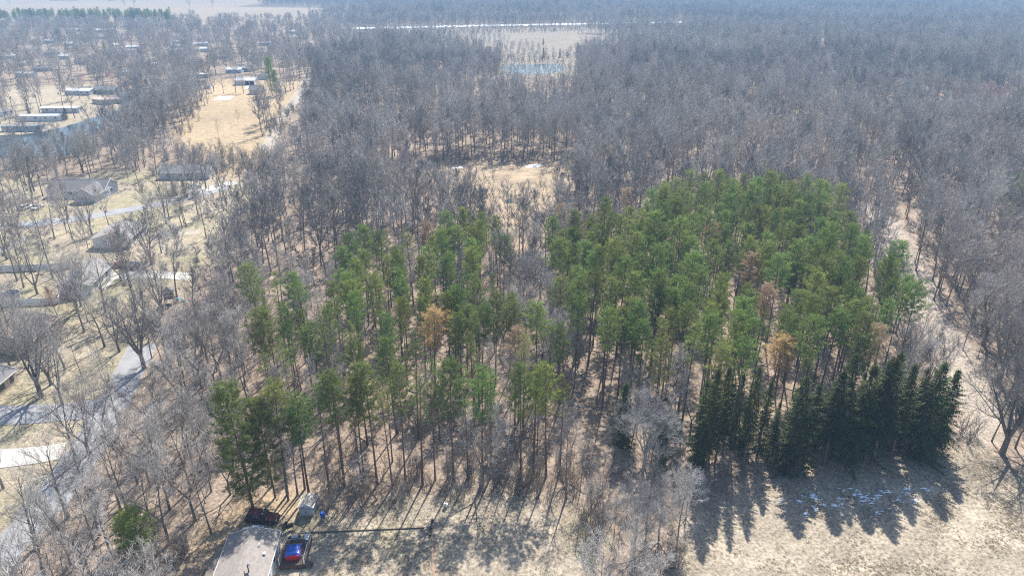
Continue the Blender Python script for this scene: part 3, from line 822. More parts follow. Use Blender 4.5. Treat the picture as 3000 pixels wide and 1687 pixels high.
LM = [('the golden brown pine', G(1265,960,16)), ('the first spruces of the meadow row', G(2100,1300)), ('the thick spruce clump', G(2600,1180)), ('the lower sandy trail', G(2720,1000)), ('the upper sandy trail', G(2590,700)),
      ('the marsh clearing', G(1480,760)), ('the leafless grey patch', G(1560,780,15)), ('the far tip of the stand', G(2080,545,16)), ('the far right corner of the stand', G(2440,570,16)), ('the white shed', G(900,1440)), ('the lawn thicket', G(1250,1390)),
      ('the whitish dead snag', G(1500,1330)), ('the rust brown pine amid the stand', G(2200,790,17)), ('the grey foreground tree', G(1850,1330)), ('the left fringe of the stand', G(760,900,16)), ('the far gap in the stand', G(1250,700,16)), ('the thin rusty pine', G(1520,1030,17)), ('the single middle spruce', G(2373,1150)),
      ('the pale yellow green pine', G(1510,910,18)), ('the big white pine', G(742,1440)), ('the two grey crowns amid the stand', G(2240,930,16)), ('the small pinkish brown pine', G(1770,660,16))]
def near_mark(x, y, lm):
    return min(lm, key=lambda q: (q[1][0]-x)**2+(q[1][1]-y)**2)[0]
for a, b, h, lb in ((965,1440,20,'front pine at the lawn, first from the white shed'), (1010,1425,22,'front pine at the lawn, second from the white shed'), (1062,1432,19,'thin front pine left of the short bleached snag'), (1105,1418,23,'tall front pine throwing its shadow past the fallen pole'), (1150,1425,20,'front pine over the middle of the fallen pole'), (1188,1410,22,'front pine beside the leaning bleached snag'),
                    (1238,1420,21,'front pine straight above the crossbar of the pole'), (1275,1405,19,'thin front pine behind the white chair, left'), (1330,1410,23,'tall front pine behind the white chair, right'), (1372,1398,21,'front pine midway along the lawn edge'), (1415,1408,22,'front pine left of the dead grey snag'), (1440,1390,20,'front pine tight between the two dead snags'),
                    (1525,1400,22,'front pine just right of the whitish snag'), (1562,1385,20,'thin front pine, second right of the whitish snag'), (1600,1395,22,'front pine near the right lawn end'), (1640,1380,19,'last front pine before the shrub strip')):
    x, y = G(a, b); odd_xy.append((x, y)); put('pine' if h > 21 else 'thin_pine', 'pine_tree', x, y, lb, 'pine tree', 'front rank of pines along the lawn', H=h, sx=rnd.uniform(.8, 1.05))
rest_pine = []
n_ind = 0
for i, (x, y) in enumerate(pine_xy):
    if any((x-a)**2+(y-b)**2 < 10 for a, b in odd_xy) or any((x-a)**2+(y-b)**2 < c*c for a, b, c in FRONT): continue
    if n_ind < 264:
        hh_ = rnd.uniform(18.5, 23.5)-(1.5 if not in1[i] else 0); sz = 'tall ' if hh_ > 21.4 else ('short ' if hh_ < 19.6 else 'mid-height ')
        thin = rnd.random() < ((.10 if in1[i] else .2) if y > 104 else .55)
        front = y < 118
        lab = ('sparse pine with many bare dead limbs near ' if thin else 'green pine with a bare lower trunk near ')
        side = 'main stand behind the spruces' if in1[i] else 'looser stand behind the lawn'
        put('thin_pine' if thin else 'pine', 'pine_tree', x, y, sz + lab + near_mark(x, y, LM), 'pine tree', sz + ('sparse' if thin else 'green') + ' pines near ' + near_mark(x, y, LM),
            H=hh_, sx=rnd.uniform(.78, 1.12))
        n_ind += 1
    else:
        rest_pine.append((x, y, rnd.choice((0, 1, 2)), rnd.uniform(.88, 1.1), rnd.random()*6.283))

# ---- the row of spruces at the meadow
A_, B_ = G(2070, 1398), G(2800, 1322)
SPR = [((2113,1072), 0), ((2140,1068), 2.5), ((2180,1090), 0), ((2229,1068), 1.5), ((2373,1100), -.5), ((2400,1120), 1.5), ((2480,1080), 0), ((2516,1026), 2.5), ((2563,1062), 0), ((2605,1042), 1), ((2640,1045), -1), ((2652,1026), 4), ((2690,1062), 0),
       ((2725,1075), 2), ((2772,1058), 0), ((2812,1080), 1.2), ((2545,1090), 5.0), ((2590,1080), 6), ((2085,1110), 3.5), ((2750,1090), 5), ((2285,1175), 4), ((2322,1200), 2), ((2430,1150), 3.5), ((2200,1150), 6), ((2350,1130), 5), ((2455,1110), 5.5), ((2500,1120), 7), ((2625,1100), 7.5), ((2675,1100), 6.5), ((2710,1110), 4), ((2150,1120), 5.5), ((2260,1110), 3)]
SL = ['first dark spruce of the meadow row, beside the grey foreground tree', 'slim dark spruce touching the first one of the row', 'short spruce in the gap of the left spruce clump', 'dark spruce closing the left clump of the row', 'single dark spruce in the middle of the row, narrow and pointed',
      'dark spruce tucked behind the single middle one', 'spruce opening the right hand clump of the row', 'tall spruce with the highest tip at the left of the thick clump', 'dense spruce inside the thick clump', 'thick clump spruce with a blunt tip', 'spruce standing forward in the thick clump', 'tallest spruce of the row, tip above all others', 'spruce just past the tallest of the row', 'dark spruce between the tallest and the end of the row', 'last but one spruce of the row at the trail', 'last spruce of the row beside the sandy trail',
      'shaded spruce in the second rank of the thick clump', 'second rank spruce filling the back of the clump', 'spruce half hidden behind the left clump', 'second rank spruce near the trail end', 'shorter spruce in the gap right of the left clump', 'lowest spruce in the gap beside the single middle one', 'spruce between the single middle one and the thick clump', 'low spruce in the second rank of the left clump', 'rear spruce just left of the single middle one', 'rear spruce at the left start of the thick clump', 'rear spruce deep in the left half of the thick clump', 'rear spruce deep in the middle of the thick clump', 'rear spruce behind the tallest of the row', 'rear spruce between the tallest and the trail', 'rear spruce filling the left clump', 'ragged spruce at the right side of the left clump']
for i, ((a, b), back) in enumerate(SPR):
    # height from where the tip is seen above the row line
    u, v = (a-1500)/2000, (843.5-b)/2000
    d = (u, CP+v*SP, -SP+v*CP)
    dx, dy = B_[0]-A_[0], B_[1]-A_[1]
    # intersect X = A + s*(B-A) + back normal
    nx_, ny_ = -dy, dx; l = math.hypot(nx_, ny_); nx_, ny_ = nx_/l, ny_/l
    ax, ay = A_[0]+nx_*back, A_[1]+ny_*back
    det = d[0]*(-dy)+dx*d[1]
    t = (ax*(-dy)+dx*ay)/det
    h = CAM_H+d[2]*t; x, y = d[0]*t, d[1]*t
    put('spruce', 'spruce_tree', x, y, SL[i], 'spruce tree', 'row of dark spruces along the meadow', H=max(9, h), sx=rnd.uniform(.85, 1.4)*(.72 if i < 4 else 1), variant=(2 if i < 4 else None), tilt=rnd.uniform(-.025, .025))
for (a, b), lb in (((1838,1124), 'small pointed spruce left of the grey foreground tree'), ((1956,1165), 'small spruce with its tip over the grey foreground tree')):
    p = G(a, b, 12.5); put('small_spruce', 'spruce_tree', p[0], p[1], lb, 'spruce tree', H=13)
# big white pine and cedar by the trailer
p = G(742, 1492); put('white_pine', 'white_pine', p[0], p[1], 'big feathery white pine over the parked maroon car', 'pine tree', H=23.5, variant=0, sx=1.0)
p = G(782, 1490); put('white_pine', 'white_pine', p[0]+.5, p[1]+2.5, 'second feathery white pine behind the big one by the maroon car', 'pine tree', H=19, variant=1, sx=.85)
for a, b, h, lb in ((842,1448,21,'pine with its crown above the white shed, left of it'), (893,1432,16,'low pine just behind the white shed'), (905,1445,19,'pine right behind the blue barrel')):
    p = G(a, b); put('pine', 'pine_tree', p[0], p[1], lb, 'pine tree', H=h, sx=1.15)
p = G(425, 1640); FREE.append((p[0]*.97, p[1]*.97-2, 6.5)); put('cedar', 'cedar_tree', p[0], p[1], 'bright green cedar standing alone among bare trees near the road', 'cedar tree', H=10.5)
p = G(385, 1625); put('cedar', 'cedar_tree', p[0], p[1], 'small green cedar leaning on the bright green one', 'cedar tree', H=8)
p = G(798, 281); put('white_pine', 'white_pine', p[0], p[1], 'tall white pine beside the white garage by the hay field', 'pine tree', H=25, sx=.9)
p = G(812, 283); put('white_pine', 'white_pine', p[0], p[1], 'dark lower white pine touching the tall one by the white garage', 'pine tree', H=17, sx=.9)

# ---- hand placed bare trees: (base px, kind, height, label)
HAND = [
 (310,915,'yard',17,'bare yard tree at the back of the white house lawn, trunk clear of its neighbours'), (229,915,'broad',17,'dark many limbed tree before the white house wall'), (238,897,'yard',16,'bare tree tight against the white house gable'),
 (110,861,'yard',17,'big forked bare tree in the fenced yard beside the pool'), (70,842,'yard',16,'bare tree leaning over the round pool'), (445,774,'broad',17,'broad bare maple standing alone by the dark parked car'),
 (355,823,'yard',13,'thin bare tree between the dark car and the white house'), (362,765,'maple',11,'reddish budding maple beside the grey roofed bungalow'), (487,655,'yard',14,'bare tree at the near side of the curving street'),
 (497,645,'yard',14,'bare tree paired with another where the street curves'), (540,658,'forest',16,'slender trunk at the street, first of three together'), (546,663,'forest',17,'slender trunk at the street, middle of three together'), (534,668,'forest',15,'slender trunk at the street, leaning out from the three'),
 (604,553,'yard',18,'tall bare tree with a straight trunk by the long grey bungalow'), (168,520,'yard',17,'bare tree behind the grey gabled house, trunk before leaf litter'), (245,508,'yard',18,'large bare tree behind the ridge of the grey gabled house'),
 (121,1163,'broad',19,'stout pale trunked tree in the lower yard near the hedge'), (150,1127,'yard',17,'bare tree just behind the stout pale trunked one'), (183,1185,'yard',14,'small crooked tree at the corner of the side street'), (238,1098,'young',13,'thin pole-like young tree on the open leaf litter'),
 (423,1080,'broad',18,'gnarled spreading oak leaning over the street bend'), (445,1050,'forest',16,'bare trunk right behind the gnarled oak'), (478,1070,'forest',15,'bare slim tree at the woodland corner by the street bend'), (500,1085,'forest',15,'bare slim tree inside the woodland corner by the street bend'),
 (403,1417,'forest',17,'pale forked trunk between the road and the bright cedar'), (497,1492,'forest',19,'straight trunk rising just beyond the bright cedar'), (559,1433,'forest',19,'thick grey trunk between the cedar and the white pine'), (600,1394,'forest',17,'dark trunk left of the white pine, one of two'), (616,1402,'forest',16,'dark trunk left of the white pine, closer to it'),
 (200,1515,'yard',18,'long leaning tree crossing the road edge'), (106,1605,'yard',17,'heavy forked tree at the edge of the wide road'), (129,1683,'yard',15,'bare tree cut by the photo bottom beside the wide road'), (278,1605,'forest',17,'clustered bare tree on the litter bank above the road'), (325,1621,'forest',16,'crooked bare tree before the small cedar'),
 (223,1690,'young',12,'young bare tree at the bottom by the road bank'), (227,1355,'yard',16,'dark trunk at the road junction'), (262,1330,'yard',17,'big bare tree over the road junction'), (310,1290,'forest',17,'bare tree on the woodland side of the road junction'), (345,1240,'forest',17,'bare tree where the road enters the woodland'),
 (10,1430,'yard',13,'bare trunk on the lawn strip at the concrete drive'), (872,1449,'forest',18,'tall dark leaning trunk behind the white shed'), (845,1464,'forest',16,'slim trunk leaning just left of the white shed'),
 (1884,1375,'pale',14.5,'silver grey wide tree in front of the spruces'), (1860,1600,'pale',11,'low silver grey tree leaning over deep shade at the meadow corner'), (1930,1560,'pale',10,'thin silver grey tree beside the deep shade'), (1955,1690,'young',7.5,'low reddish twiggy tree at the meadow corner'),
 (2010,1500,'pale',8,'small silver grey tree at the first spruce'), (1760,1470,'young',11,'twiggy upright thicket tree between lawn and meadow'), (1800,1560,'young',10,'twiggy thicket tree with lawn on its left'), (1730,1530,'young',9,'low thicket tree at the lawn corner'), (1700,1440,'young',12,'bare thicket tree behind the lawn corner'),
 (1490,1395,'snag',16,'dead whitish pine snag in front of the looser stand'), (1312,1400,'snag',11,'short bleached snag at the lawn edge'), (1210,1420,'snag',10,'leaning bleached snag in the near thicket'), (1460,1400,'snag',14,'dead grey snag beside the whitish one'),
 (2935,1330,'broad',20,'great black limbed oak at the meadow edge by the trail'), (3010,1290,'broad',19,'big oak at the picture edge behind the trail'), (2925,1120,'broad',18,'wide oak over the sandy trail'), (2960,1160,'broad',18,'oak behind the great black limbed one'), (2850,930,'yard',18,'bare tree at the outer bend of the trail'), (2880,1010,'broad',18,'wide bare tree past the bend of the trail'),
 (3060,1420,'broad',17,'oak reaching in from outside over the meadow'), (2770,800,'yard',18,'bare tree on the outer side of the upper trail'), (2790,690,'yard',17,'bare tree further up along the trail'), (2980,900,'yard',18,'bare oak deeper in the woods past the trail'),
 (566,281,'yard',13,'bare tree at the left corner of the far lawn by the small shed'), (627,269,'yard',15,'first trunk on the lawn right of the small shed'), (655,274,'yard',16,'trunk on the far lawn over the white slab'), (691,272,'yard',14,'slim trunk on the far lawn left of the white barn'), (714,273,'yard',13,'slim trunk before the white barn'), (768,280,'yard',14,'bare tree at the corner of the white garage'), (838,275,'yard',15,'bare tree right of the tall white pine'), (851,267,'yard',15,'bare tree in the trio right of the white pine'), (860,262,'yard',15,'last trunk of the trio by the dirt road'), (582,261,'yard',15,'trunk at the woods left of the small shed'),
 (700,365,'young',9,'thin bare sapling on the hay field edge'), (640,400,'young',10,'bare sapling at the near edge of the hay field'),
 (48,345,'yard',11,'round bare tree between the mobile homes'), (10,330,'maple',15,'crimson budding maple beside the mobile homes'), (330,255,'maple',12,'pink budding maple above the dark roofed house'), (245,262,'maple',11,'pinkish budding maple left of the dark roofed house'), (395,245,'broad',15,'broad olive grey tree among the far houses'),
 (90,345,'yard',11,'bare tree in front of the second mobile home'), (78,392,'yard',10,'small bare tree on the pond bank before the grey mobile home'), (238,350,'young',8,'small tree on the pond bank by the white mobile home'),
 (380,470,'yard',18,'big tree fanning out beyond the street, pond behind it'), (400,500,'yard',17,'bare tree right of the grey gabled house'),
 (100,560,'yard',17,'bare tree left of the grey gabled house'), (60,700,'yard',17,'bare tree over the far side of the fenced yard'), (160,700,'yard',16,'bare tree behind the long vinyl fence'), (20,760,'yard',17,'bare tree at the picture edge behind the long vinyl fence'), (270,690,'yard',17,'bare tree on the grass below the street'), (200,640,'yard',16,'bare tree at the far kerb of the street'),
 (60,960,'yard',14,'bare tree with pink twigs below the vinyl fence'), (180,960,'maple',11,'pale pink twigged tree below the white fence corner'), (300,1080,'young',11,'bare slim tree on the lawn near the street bend'), (350,1030,'yard',15,'bare tree near the blue ball'), (40,1000,'yard',15,'bare tree in front of the tan brick house'),
]
used = []
ind_bare = 0
for a, b, kd, h, lb in HAND:
    x, y = G(a, b); used.append((x, y))
    cat = 'dead tree' if kd == 'snag' else 'bare tree'
    if kd == 'pale' and h > 10: FREE.append((x, y-3, 5))
    put(kd, {'snag': 'dead_tree', 'maple': 'maple_tree', 'young': 'young_tree'}.get(kd, 'bare_tree'), x, y, lb, cat, H=h)
    ind_bare += 1

# ---- random bare woodland
cand = []
CORE = GP([(1480,108),(1660,99),(1775,108),(1780,130),(1680,140),(1640,165),(1560,150),(1490,135)])
def try_zone(X, Y, d0):
    v = inview(X, Y)
    wb = np.clip(Y*.045, 2.5, 60); X, Y = X+(fbm(X, Y, np.mean(Y)*.10, 301)-.5)*2*wb, Y+(fbm(X, Y, np.mean(Y)*.10, 311)-.5)*2*wb
    pine0 = pip(X, Y, PINE_POLY[0]) | pip(X, Y, PINE_POLY[1])
    bad = np.zeros(X.shape, bool)
    for nm in NO_TREES: bad |= pip(X, Y, R[nm])
    bad |= pip(X, Y, R['farm']) | pip(X, Y, POND1) | pip(X, Y, POND2) | pip(X, Y, CORE)
    bad |= pip(X, Y, R['bank']) & (vnoise(X, Y, 8, 37) < .63)
    est = pip(X, Y, R['estate']); gap = pip(X, Y, R['pond_gap']) | pip(X, Y, R['glade']) | pip(X, Y, R['roadside']); patch = pip(X, Y, PATCH)
    yardz = pip(X, Y, R['bareyard'])
    return v, pine0, bad, est, gap, patch, yardz
PONDFRONT = GP([(-150,380),(200,350),(380,320),(420,420),(300,470),(180,520),(-150,545)])
YOUNGZ = GP([(640,690),(700,690),(660,900),(600,1010),(520,1040),(440,1010),(500,905),(560,830)])
lowgap = GP([(500,395),(690,520),(780,440),(850,310),(900,235),(925,240),(905,330),(880,440),(800,560),(560,560),(420,470)])
estate_far = GP([(-900,60),(520,60),(1040,70),(1040,130),(900,215),(700,225),(560,285),(360,300),(-900,250)])
spr_zone = [(A_[0]-4, A_[1]-7), (B_[0]+5, B_[1]-7), (B_[0]+3, B_[1]+9), (A_[0]-4, A_[1]+9)]
near_list, far_list, young_list = [], [], []
for (y0, y1, d) in ((50, 160, 3.9), (160, 330, 5.0), (330, 620, 5.8), (620, 1150, 7.6), (1150, 2500, 10.5)):
    wd = y1*.86+110
    X, Y = poisson(-wd, wd, y0, y1, d, int(y0)+3, .95)
    v, pine0, bad, est, gap, patch, yardz = try_zone(X, Y, d)
    low = pip(X, Y, lowgap); pf = pip(X, Y, PONDFRONT); yz = pip(X, Y, YOUNGZ); efar = pip(X, Y, estate_far); spz = pip(X, Y, spr_zone)
    clump = fbm(X, Y, 22, 8)
    rg = np.random.RandomState(int(y0)); rr = rg.rand(X.size)
    for i in range(X.size):
        if not v[i] or bad[i] or spz[i]: continue
        x, y = float(X[i]), float(Y[i]); r = rr[i]
        if pine0[i] and not patch[i]:
            if r < .11: near_list.append((x, y, 'inpine'))
            elif r < .16: young_list.append((x, y))
            continue
        if yardz[i] and r < .85: continue
        if est[i]:
            if r > .30: continue
            if near_road(x, y, 5) or blocked(x, y): continue
            near_list.append((x, y, 'estate')); continue
        if y < 330 and (near_road(x, y, 5.5) or near_road(x*1.035, y*1.035+1.5, 5.0) or (x < -40 and y < 120 and near_road(x*1.08, y*1.08+2.5, 4.0))): continue
        if gap[i]:
            if r < .86: young_list.append((x, y))
            continue
        if yz[i] and r > .12:
            if r < .75: young_list.append((x, y))
            continue
        if pf[i]:
            if r < .22: young_list.append((x, y))
            elif r < .42 and not blocked(x, y): far_list.append((x, y, 'wood'))
            continue
        if low[i]:
            if r < .45: young_list.append((x, y))
            continue
        if efar[i] and (r > .34 or blocked(x, y)): continue
        if clump[i] < .36 and r < .6: continue
        if blocked(x, y): continue
        if y < 330: near_list.append((x, y, 'efar' if efar[i] else 'wood'))
        else: far_list.append((x, y, 'efar' if efar[i] else 'wood'))
near_list = [q for q in near_list if all((q[0]-a)**2+(q[1]-b)**2 > 5 for a, b in used)]
near_list.sort(key=lambda q: q[0]**2+q[1]**2)
LMB = LM+[('the gnarled oak at the street bend', G(423,1080)), ('the road junction', G(260,1330)), ('the concrete drive', G(150,1345)), ('the bright green cedar', G(430,1600)), ('the wide road at the photo bottom', G(130,1580)), ('the dark play tower', G(500,888)), ('the dark car on the drive', G(400,800)), ('the long grey bungalow', G(540,540)),
      ('the grey gabled house', G(250,590)), ('the vinyl fence yard', G(100,830)), ('the tan brick house', G(110,1030)), ('the maroon car', G(760,1490)), ('the great black limbed oak', G(2935,1330)), ('the bend of the trail', G(2800,930)), ('the woods past the upper trail', G(2800,700)), ('the far side of the pine stand', G(2250,600)), ('the hay field', G(700,480)), ('the near side of the street curve', G(560,640)), ('the woodland edge beyond the street', G(640,800)), ('the left edge of the pines', G(640,1000)), ('the litter slope beside the cedar', G(560,1300))]
ZL = {'estate': ('bare yard tree among the houses near the street', 'bare trees among the houses'), 'inpine': ('grey leafless tree among the green pines', 'leafless trees inside the pine stand')}
for x, y, z in near_list:
    if ind_bare < 300 and inview(np.array([x]), np.array([y]), 18, -20)[0]:
        if z == 'wood':
            px, py = P(x, y)
            if px < 900: lb, gp = 'tall bare tree in the woods between the street and the pines', 'bare trees between street and pines'
            elif px > 2300: lb, gp = 'tall bare tree in the woods beyond the sandy trail', 'bare trees beyond the trail'
            elif y < 100: lb, gp = 'bare tree in the thicket along the lawn', 'bare trees along the lawn'
            else: lb, gp = 'bare tree in the woods behind the pine stand', 'bare trees behind the pines'
            mk = near_mark(x, y, LMB); lb = 'tall bare woodland tree near '+mk; gp = 'bare trees near '+mk
        elif z == 'inpine':
            mk = near_mark(x, y, LM); lb = 'grey leafless tree among green pines near '+mk; gp = 'leafless trees near '+mk
        elif z == 'estate':
            mk = near_mark(x, y, LMB); lb = 'bare yard tree near '+mk; gp = 'yard trees near '+mk
        else: lb, gp = ZL.get(z, ('bare tree among the far houses', 'bare trees among far houses'))
        kd = 'yard' if z == 'estate' else ('forest' if rnd.random() < .86 else 'young')
        if z == 'inpine': kd = rnd.choice(('pale', 'forest', 'forest')) if y > 125 else 'forest'
        put(kd, 'young_tree' if kd == 'young' else 'bare_tree', x, y, lb, 'bare tree', gp, H=rnd.uniform(13, 17) if z in ('inpine', 'estate') else (rnd.uniform(14, 20) if kd != 'young' else rnd.uniform(8, 12)))
        ind_bare += 1
    else:
        far_list.append((x, y, z))
print("bare individuals", ind_bare, "rest", len(far_list), "young", len(young_list), CNT)
FB = LIB['far_bare']; FW = LIB['far_wide']; FY = LIB['far_young']
# full-detail twins for the middle distance
mid = []
for i, (T, C) in enumerate(LIB['forest']):
    me_ = MB()
    mid.append((T, C))
far_pts, mid_pts = [], []
meshes = FB+FW+FY
pale_n = lambda x, y: float(vnoise(np.array([x]), np.array([y]), 70, 91)[0])
fx = np.array([q[0] for q in far_list]); fy = np.array([q[1] for q in far_list])
pn = vnoise(fx, fy, 80, 91); rn = vnoise(fx, fy, 110, 92); hn = vnoise(fx, fy, 35, 93)
for i, (x, y, z) in enumerate(far_list):
    r = rnd.random()
    if z == 'efar': k = rnd.choice((8, 8, 9, 9, 0, 1, 6 if r < .25 else 2)); s = rnd.uniform(.8, 1.1)
    else:
        k = rnd.choice((0, 1, 2, 3, 4, 5))
        if pn[i] > .68 and r < .6: k = 7
        elif rn[i] > .80 and r < .4: k = 6
        elif pn[i] < .30 and r < .6: k = 3
        elif hn[i] < .25 and r < .3: k = 10
        elif y > 620 and r < .35: k = rnd.choice((8, 9))
        s = rnd.uniform(.78, 1.08)*(.86+.28*hn[i])*(1.12 if y > 1150 else 1)
    far_pts.append((x, y, k, s, rnd.random()*6.283))
for x, y in young_list:
    far_pts.append((x, y, 10+rnd.choice((0, 1, 2)), rnd.uniform(.7, 1.1), rnd.random()*6.283))
scatter('bare_woodland', meshes, far_pts, 'grey leafless woodland stretching away to the top of the view')
# pines left over, far pine row, glade evergreens
pr = list(rest_pine)
for i in range(260):
    x, y = G(rnd.uniform(-150, 505), rnd.uniform(72, 80)); pr.append((x, y, rnd.choice((0,1,2)), rnd.uniform(.85, 1.15), rnd.random()*6.28))
for a, b, n in ((2990, 300, 9), (2960, 560, 5), (3010, 450, 6)):
    for i in range(n):
        x, y = G(a+rnd.uniform(-40, 60), b+rnd.uniform(-40, 40), 12); pr.append((x, y, rnd.choice((0,1,2)), rnd.uniform(.6, .85), rnd.random()*6.28))
for a, b in ((170,102),(176,104),(405,112),(310,150)): 
    x, y = G(a, b, 10); pr.append((x, y, 0, .8, 1))
scatter('pine_woodland', LIB['far_pine'], pr, 'green pines at the back of the stand and in far rows')
GE = [(1160,92),(1205,112),(1215,108),(1240,110),(1285,112),(1300,108),(1340,118),(1370,120),(1388,135),(1395,140),(1440,185),(1447,180),(1457,145),(1592,127),(1640,165),(1692,148),(1740,132),(1768,134),(1775,92),(1592,165),(1320,112),(1225,105)]
for i, (a, b) in enumerate(GE):
    x, y = G(a, b+4)
    put('small_spruce', 'evergreen_tree', x, y, 'small dark evergreen dotted about the open ground around the far pond', 'evergreen', 'small evergreens around the far pond', H=rnd.uniform(7, 12), sx=1.3)
LONE = [(30,20,'bare tree pair at the corner of the pale farm field'), (395,21,'lone bare tree on the pale farm field, darker one'), (366,20,'faint bare tree next to the dark lone one on the farm field'), (555,21,'lone bare tree on the right of the pale farm field'), (623,20,'bare tree near the far blue wood')]
for a, b, lb in LONE:
    x, y = G(a, b); put('yard', 'bare_tree', x, y, lb, 'bare tree', H=22)

# ---- undergrowth: shrubs seen singly along the edges, the rest as one mass
LMS = [('the white chair', G(1307,1480)), ('the whitish snag', G(1490,1395)), ('the lawn corner', G(1690,1440)), ('the white shed', G(920,1480)), ('the pole crossbar', G(1262,1450)), ('the silver grey tree', G(1884,1400)), ('the deep shade corner', G(1850,1580)), ('the photo bottom', G(1800,1680)), ('the bright cedar', G(425,1640)), ('the mobile home', G(560,1640)),
       ('the first spruces', G(2100,1400)), ('the single spruce', G(2373,1370)), ('the thick clump', G(2580,1340)), ('the trail end', G(2830,1290)), ('the trail bend', G(2690,1010)), ('the lower trail', G(2740,1150)), ('the lawn edge middle', G(1120,1440)), ('the lawn edge end', G(1600,1410))]
def edge_pts(line, n, w_):
    out = []
    for i in range(n):
        f = rnd.random()*(len(line)-1); k = int(f); t = f-k
        a, b = line[k], line[k+1]
        out.append((a[0]+(b[0]-a[0])*t+rnd.uniform(-w_, w_), a[1]+(b[1]-a[1])*t+rnd.uniform(-w_, w_)))
    return out
for n, ln, w_, lb, gp in ((64, GP([(960,1465),(1100,1440),(1300,1415),(1500,1400),(1640,1420)]), 4.5, 'twiggy brown shrub in the thicket along the lawn', 'thicket shrubs along the lawn'),
                          (22, GP([(1690,1400),(1740,1520),(1780,1650)]), 3.0, 'bare brown shrub between lawn and meadow', 'shrubs between lawn and meadow'),
                          (10, GP([(1850,1560),(1940,1640),(1990,1690)]), 2.2, 'low reddish shrub at the meadow corner', 'low shrubs at the meadow corner'),
                          (14, GP([(480,1600),(520,1660),(440,1720),(300,1680)]), 3.0, 'bare shrub by the trailer and the road bank', 'shrubs by the trailer'),
                          (16, GP([(2150,1400),(2500,1345),(2800,1300),(2850,1260)]), 1.6, 'bare shrub under the dark spruces', 'shrubs under the spruces'),
                          (6, GP([(2680,1060),(2640,960),(2700,1120)]), 2.0, 'bare shrub beside the sandy trail', 'shrubs beside the trail')):
    for x, y in edge_pts(ln, n, w_):
        mk_ = near_mark(x, y, LMS); o = thing('bare_shrub', lb+', nearest '+mk_, 'shrub', (x, y, 0), rnd.random()*6.28, gp+' nearest '+mk_, rnd.choice(SHRUBS)); s = rnd.uniform(.7, 1.35); o.scale = (s, s, s)
X, Y = poisson(-200, 260, 60, 300, 5.5, 77, 1.0)
ug = []
for x, y, vv in zip(X.tolist(), Y.tolist(), inview(X, Y, 2, 30).tolist()):
    pass
bad = np.zeros(X.shape, bool)
for nm in NO_TREES+['estate', 'bareyard']: bad |= pip(X, Y, R[nm])
vis = inview(X, Y, 2, 30) & ~bad & (fbm(X, Y, 18, 66) > .42)
ug = [(float(x), float(y), rnd.randrange(4), rnd.uniform(.35, .9), rnd.random()*6.28) for x, y in zip(X[vis], Y[vis]) if not near_road(x, y, 5) and not blocked(x, y)]
# brush belts: pond banks, hay field edges, marsh rim
for ln, n, w_ in ((GP([(345,335),(300,380),(255,430),(180,470),(0,490)]), 130, 9), (GP([(500,400),(540,325),(560,290)]), 90, 9), (GP([(800,395),(815,370),(845,320)]), 60, 5), (GP([(560,440),(640,500),(780,470)]), 160, 12),
                  (GP([(1260,480),(1400,470),(1690,470)]), 120, 6), (GP([(1290,150),(1470,180),(1690,170),(1790,140)]), 220, 30), (GP([(1040,100),(1500,95),(1990,82)]), 260, 22), (GP([(300,250),(420,330),(380,420)]), 160, 14)):
    ug += [(x, y, rnd.randrange(4), rnd.uniform(.7, 1.3), rnd.random()*6.28) for x, y in edge_pts(ln, n, w_)]
X, Y = poisson(-75, 60, 68, 150, 2.7, 78)
bad = np.zeros(X.shape, bool)
for nm in NO_TREES+['estate', 'bareyard']: bad |= pip(X, Y, R[nm])
st = (pip(X, Y, R['stand_b']) | (pip(X, Y, GP([(950,1440),(960,1330),(1300,1200),(1680,1150),(1830,1200),(1760,1500),(1500,1445),(1100,1468)])))) & ~bad & (fbm(X, Y, 11, 67) > .40)
ug += [(float(x), float(y), rnd.randrange(4), rnd.uniform(.5, 1.25), rnd.random()*6.28) for x, y in zip(X[st], Y[st]) if not blocked(x, y)]
scatter('undergrowth', SHRUBS, ug, 'low brown brush over the forest floor')
# dry grass clumps on the meadow and the lawn
M['straw'] = mat('dry_grass', (.50, .44, .335), .9, .15, 2.0, objvar=.25, hue=.012, trans=.5)
tf = []
for k in range(4):
    mb = MB(); rg = random.Random(950+k)
    for i in range(22):
        a = rg.random()*6.283; q = rg.random()*.16; c = (q*math.cos(a), q*math.sin(a), .03)
        e = v_add(c, (rg.gauss(0, .12), rg.gauss(0, .12), rg.uniform(.05, .13))); o = (rg.gauss(0, .025), rg.gauss(0, .025), 0)
        mb.tri(v_add(c, o), v_add(c, o, -1), e, 'straw')
    tf.append(mb.mesh('grass_clump'))
rg = np.random.RandomState(8); gx, gy = rg.rand(90000)*140-50, rg.rand(90000)*45+52
k = (pip(gx, gy, R['meadow']) | pip(gx, gy, R['lawn'])) & inview(gx, gy, 1, 20) & (fbm(gx, gy, 3.2, 88)+.35*rg.rand(90000) > .74)
scatter('grass', tf, [(float(a), float(b), rnd.randrange(4), rnd.uniform(.5, 1.2), rnd.random()*6.28) for a, b in zip(gx[k], gy[k]) if not blocked(float(a), float(b), -1)], 'clumps of dry straw coloured grass on the open ground')
print('grass', int(k.sum()))
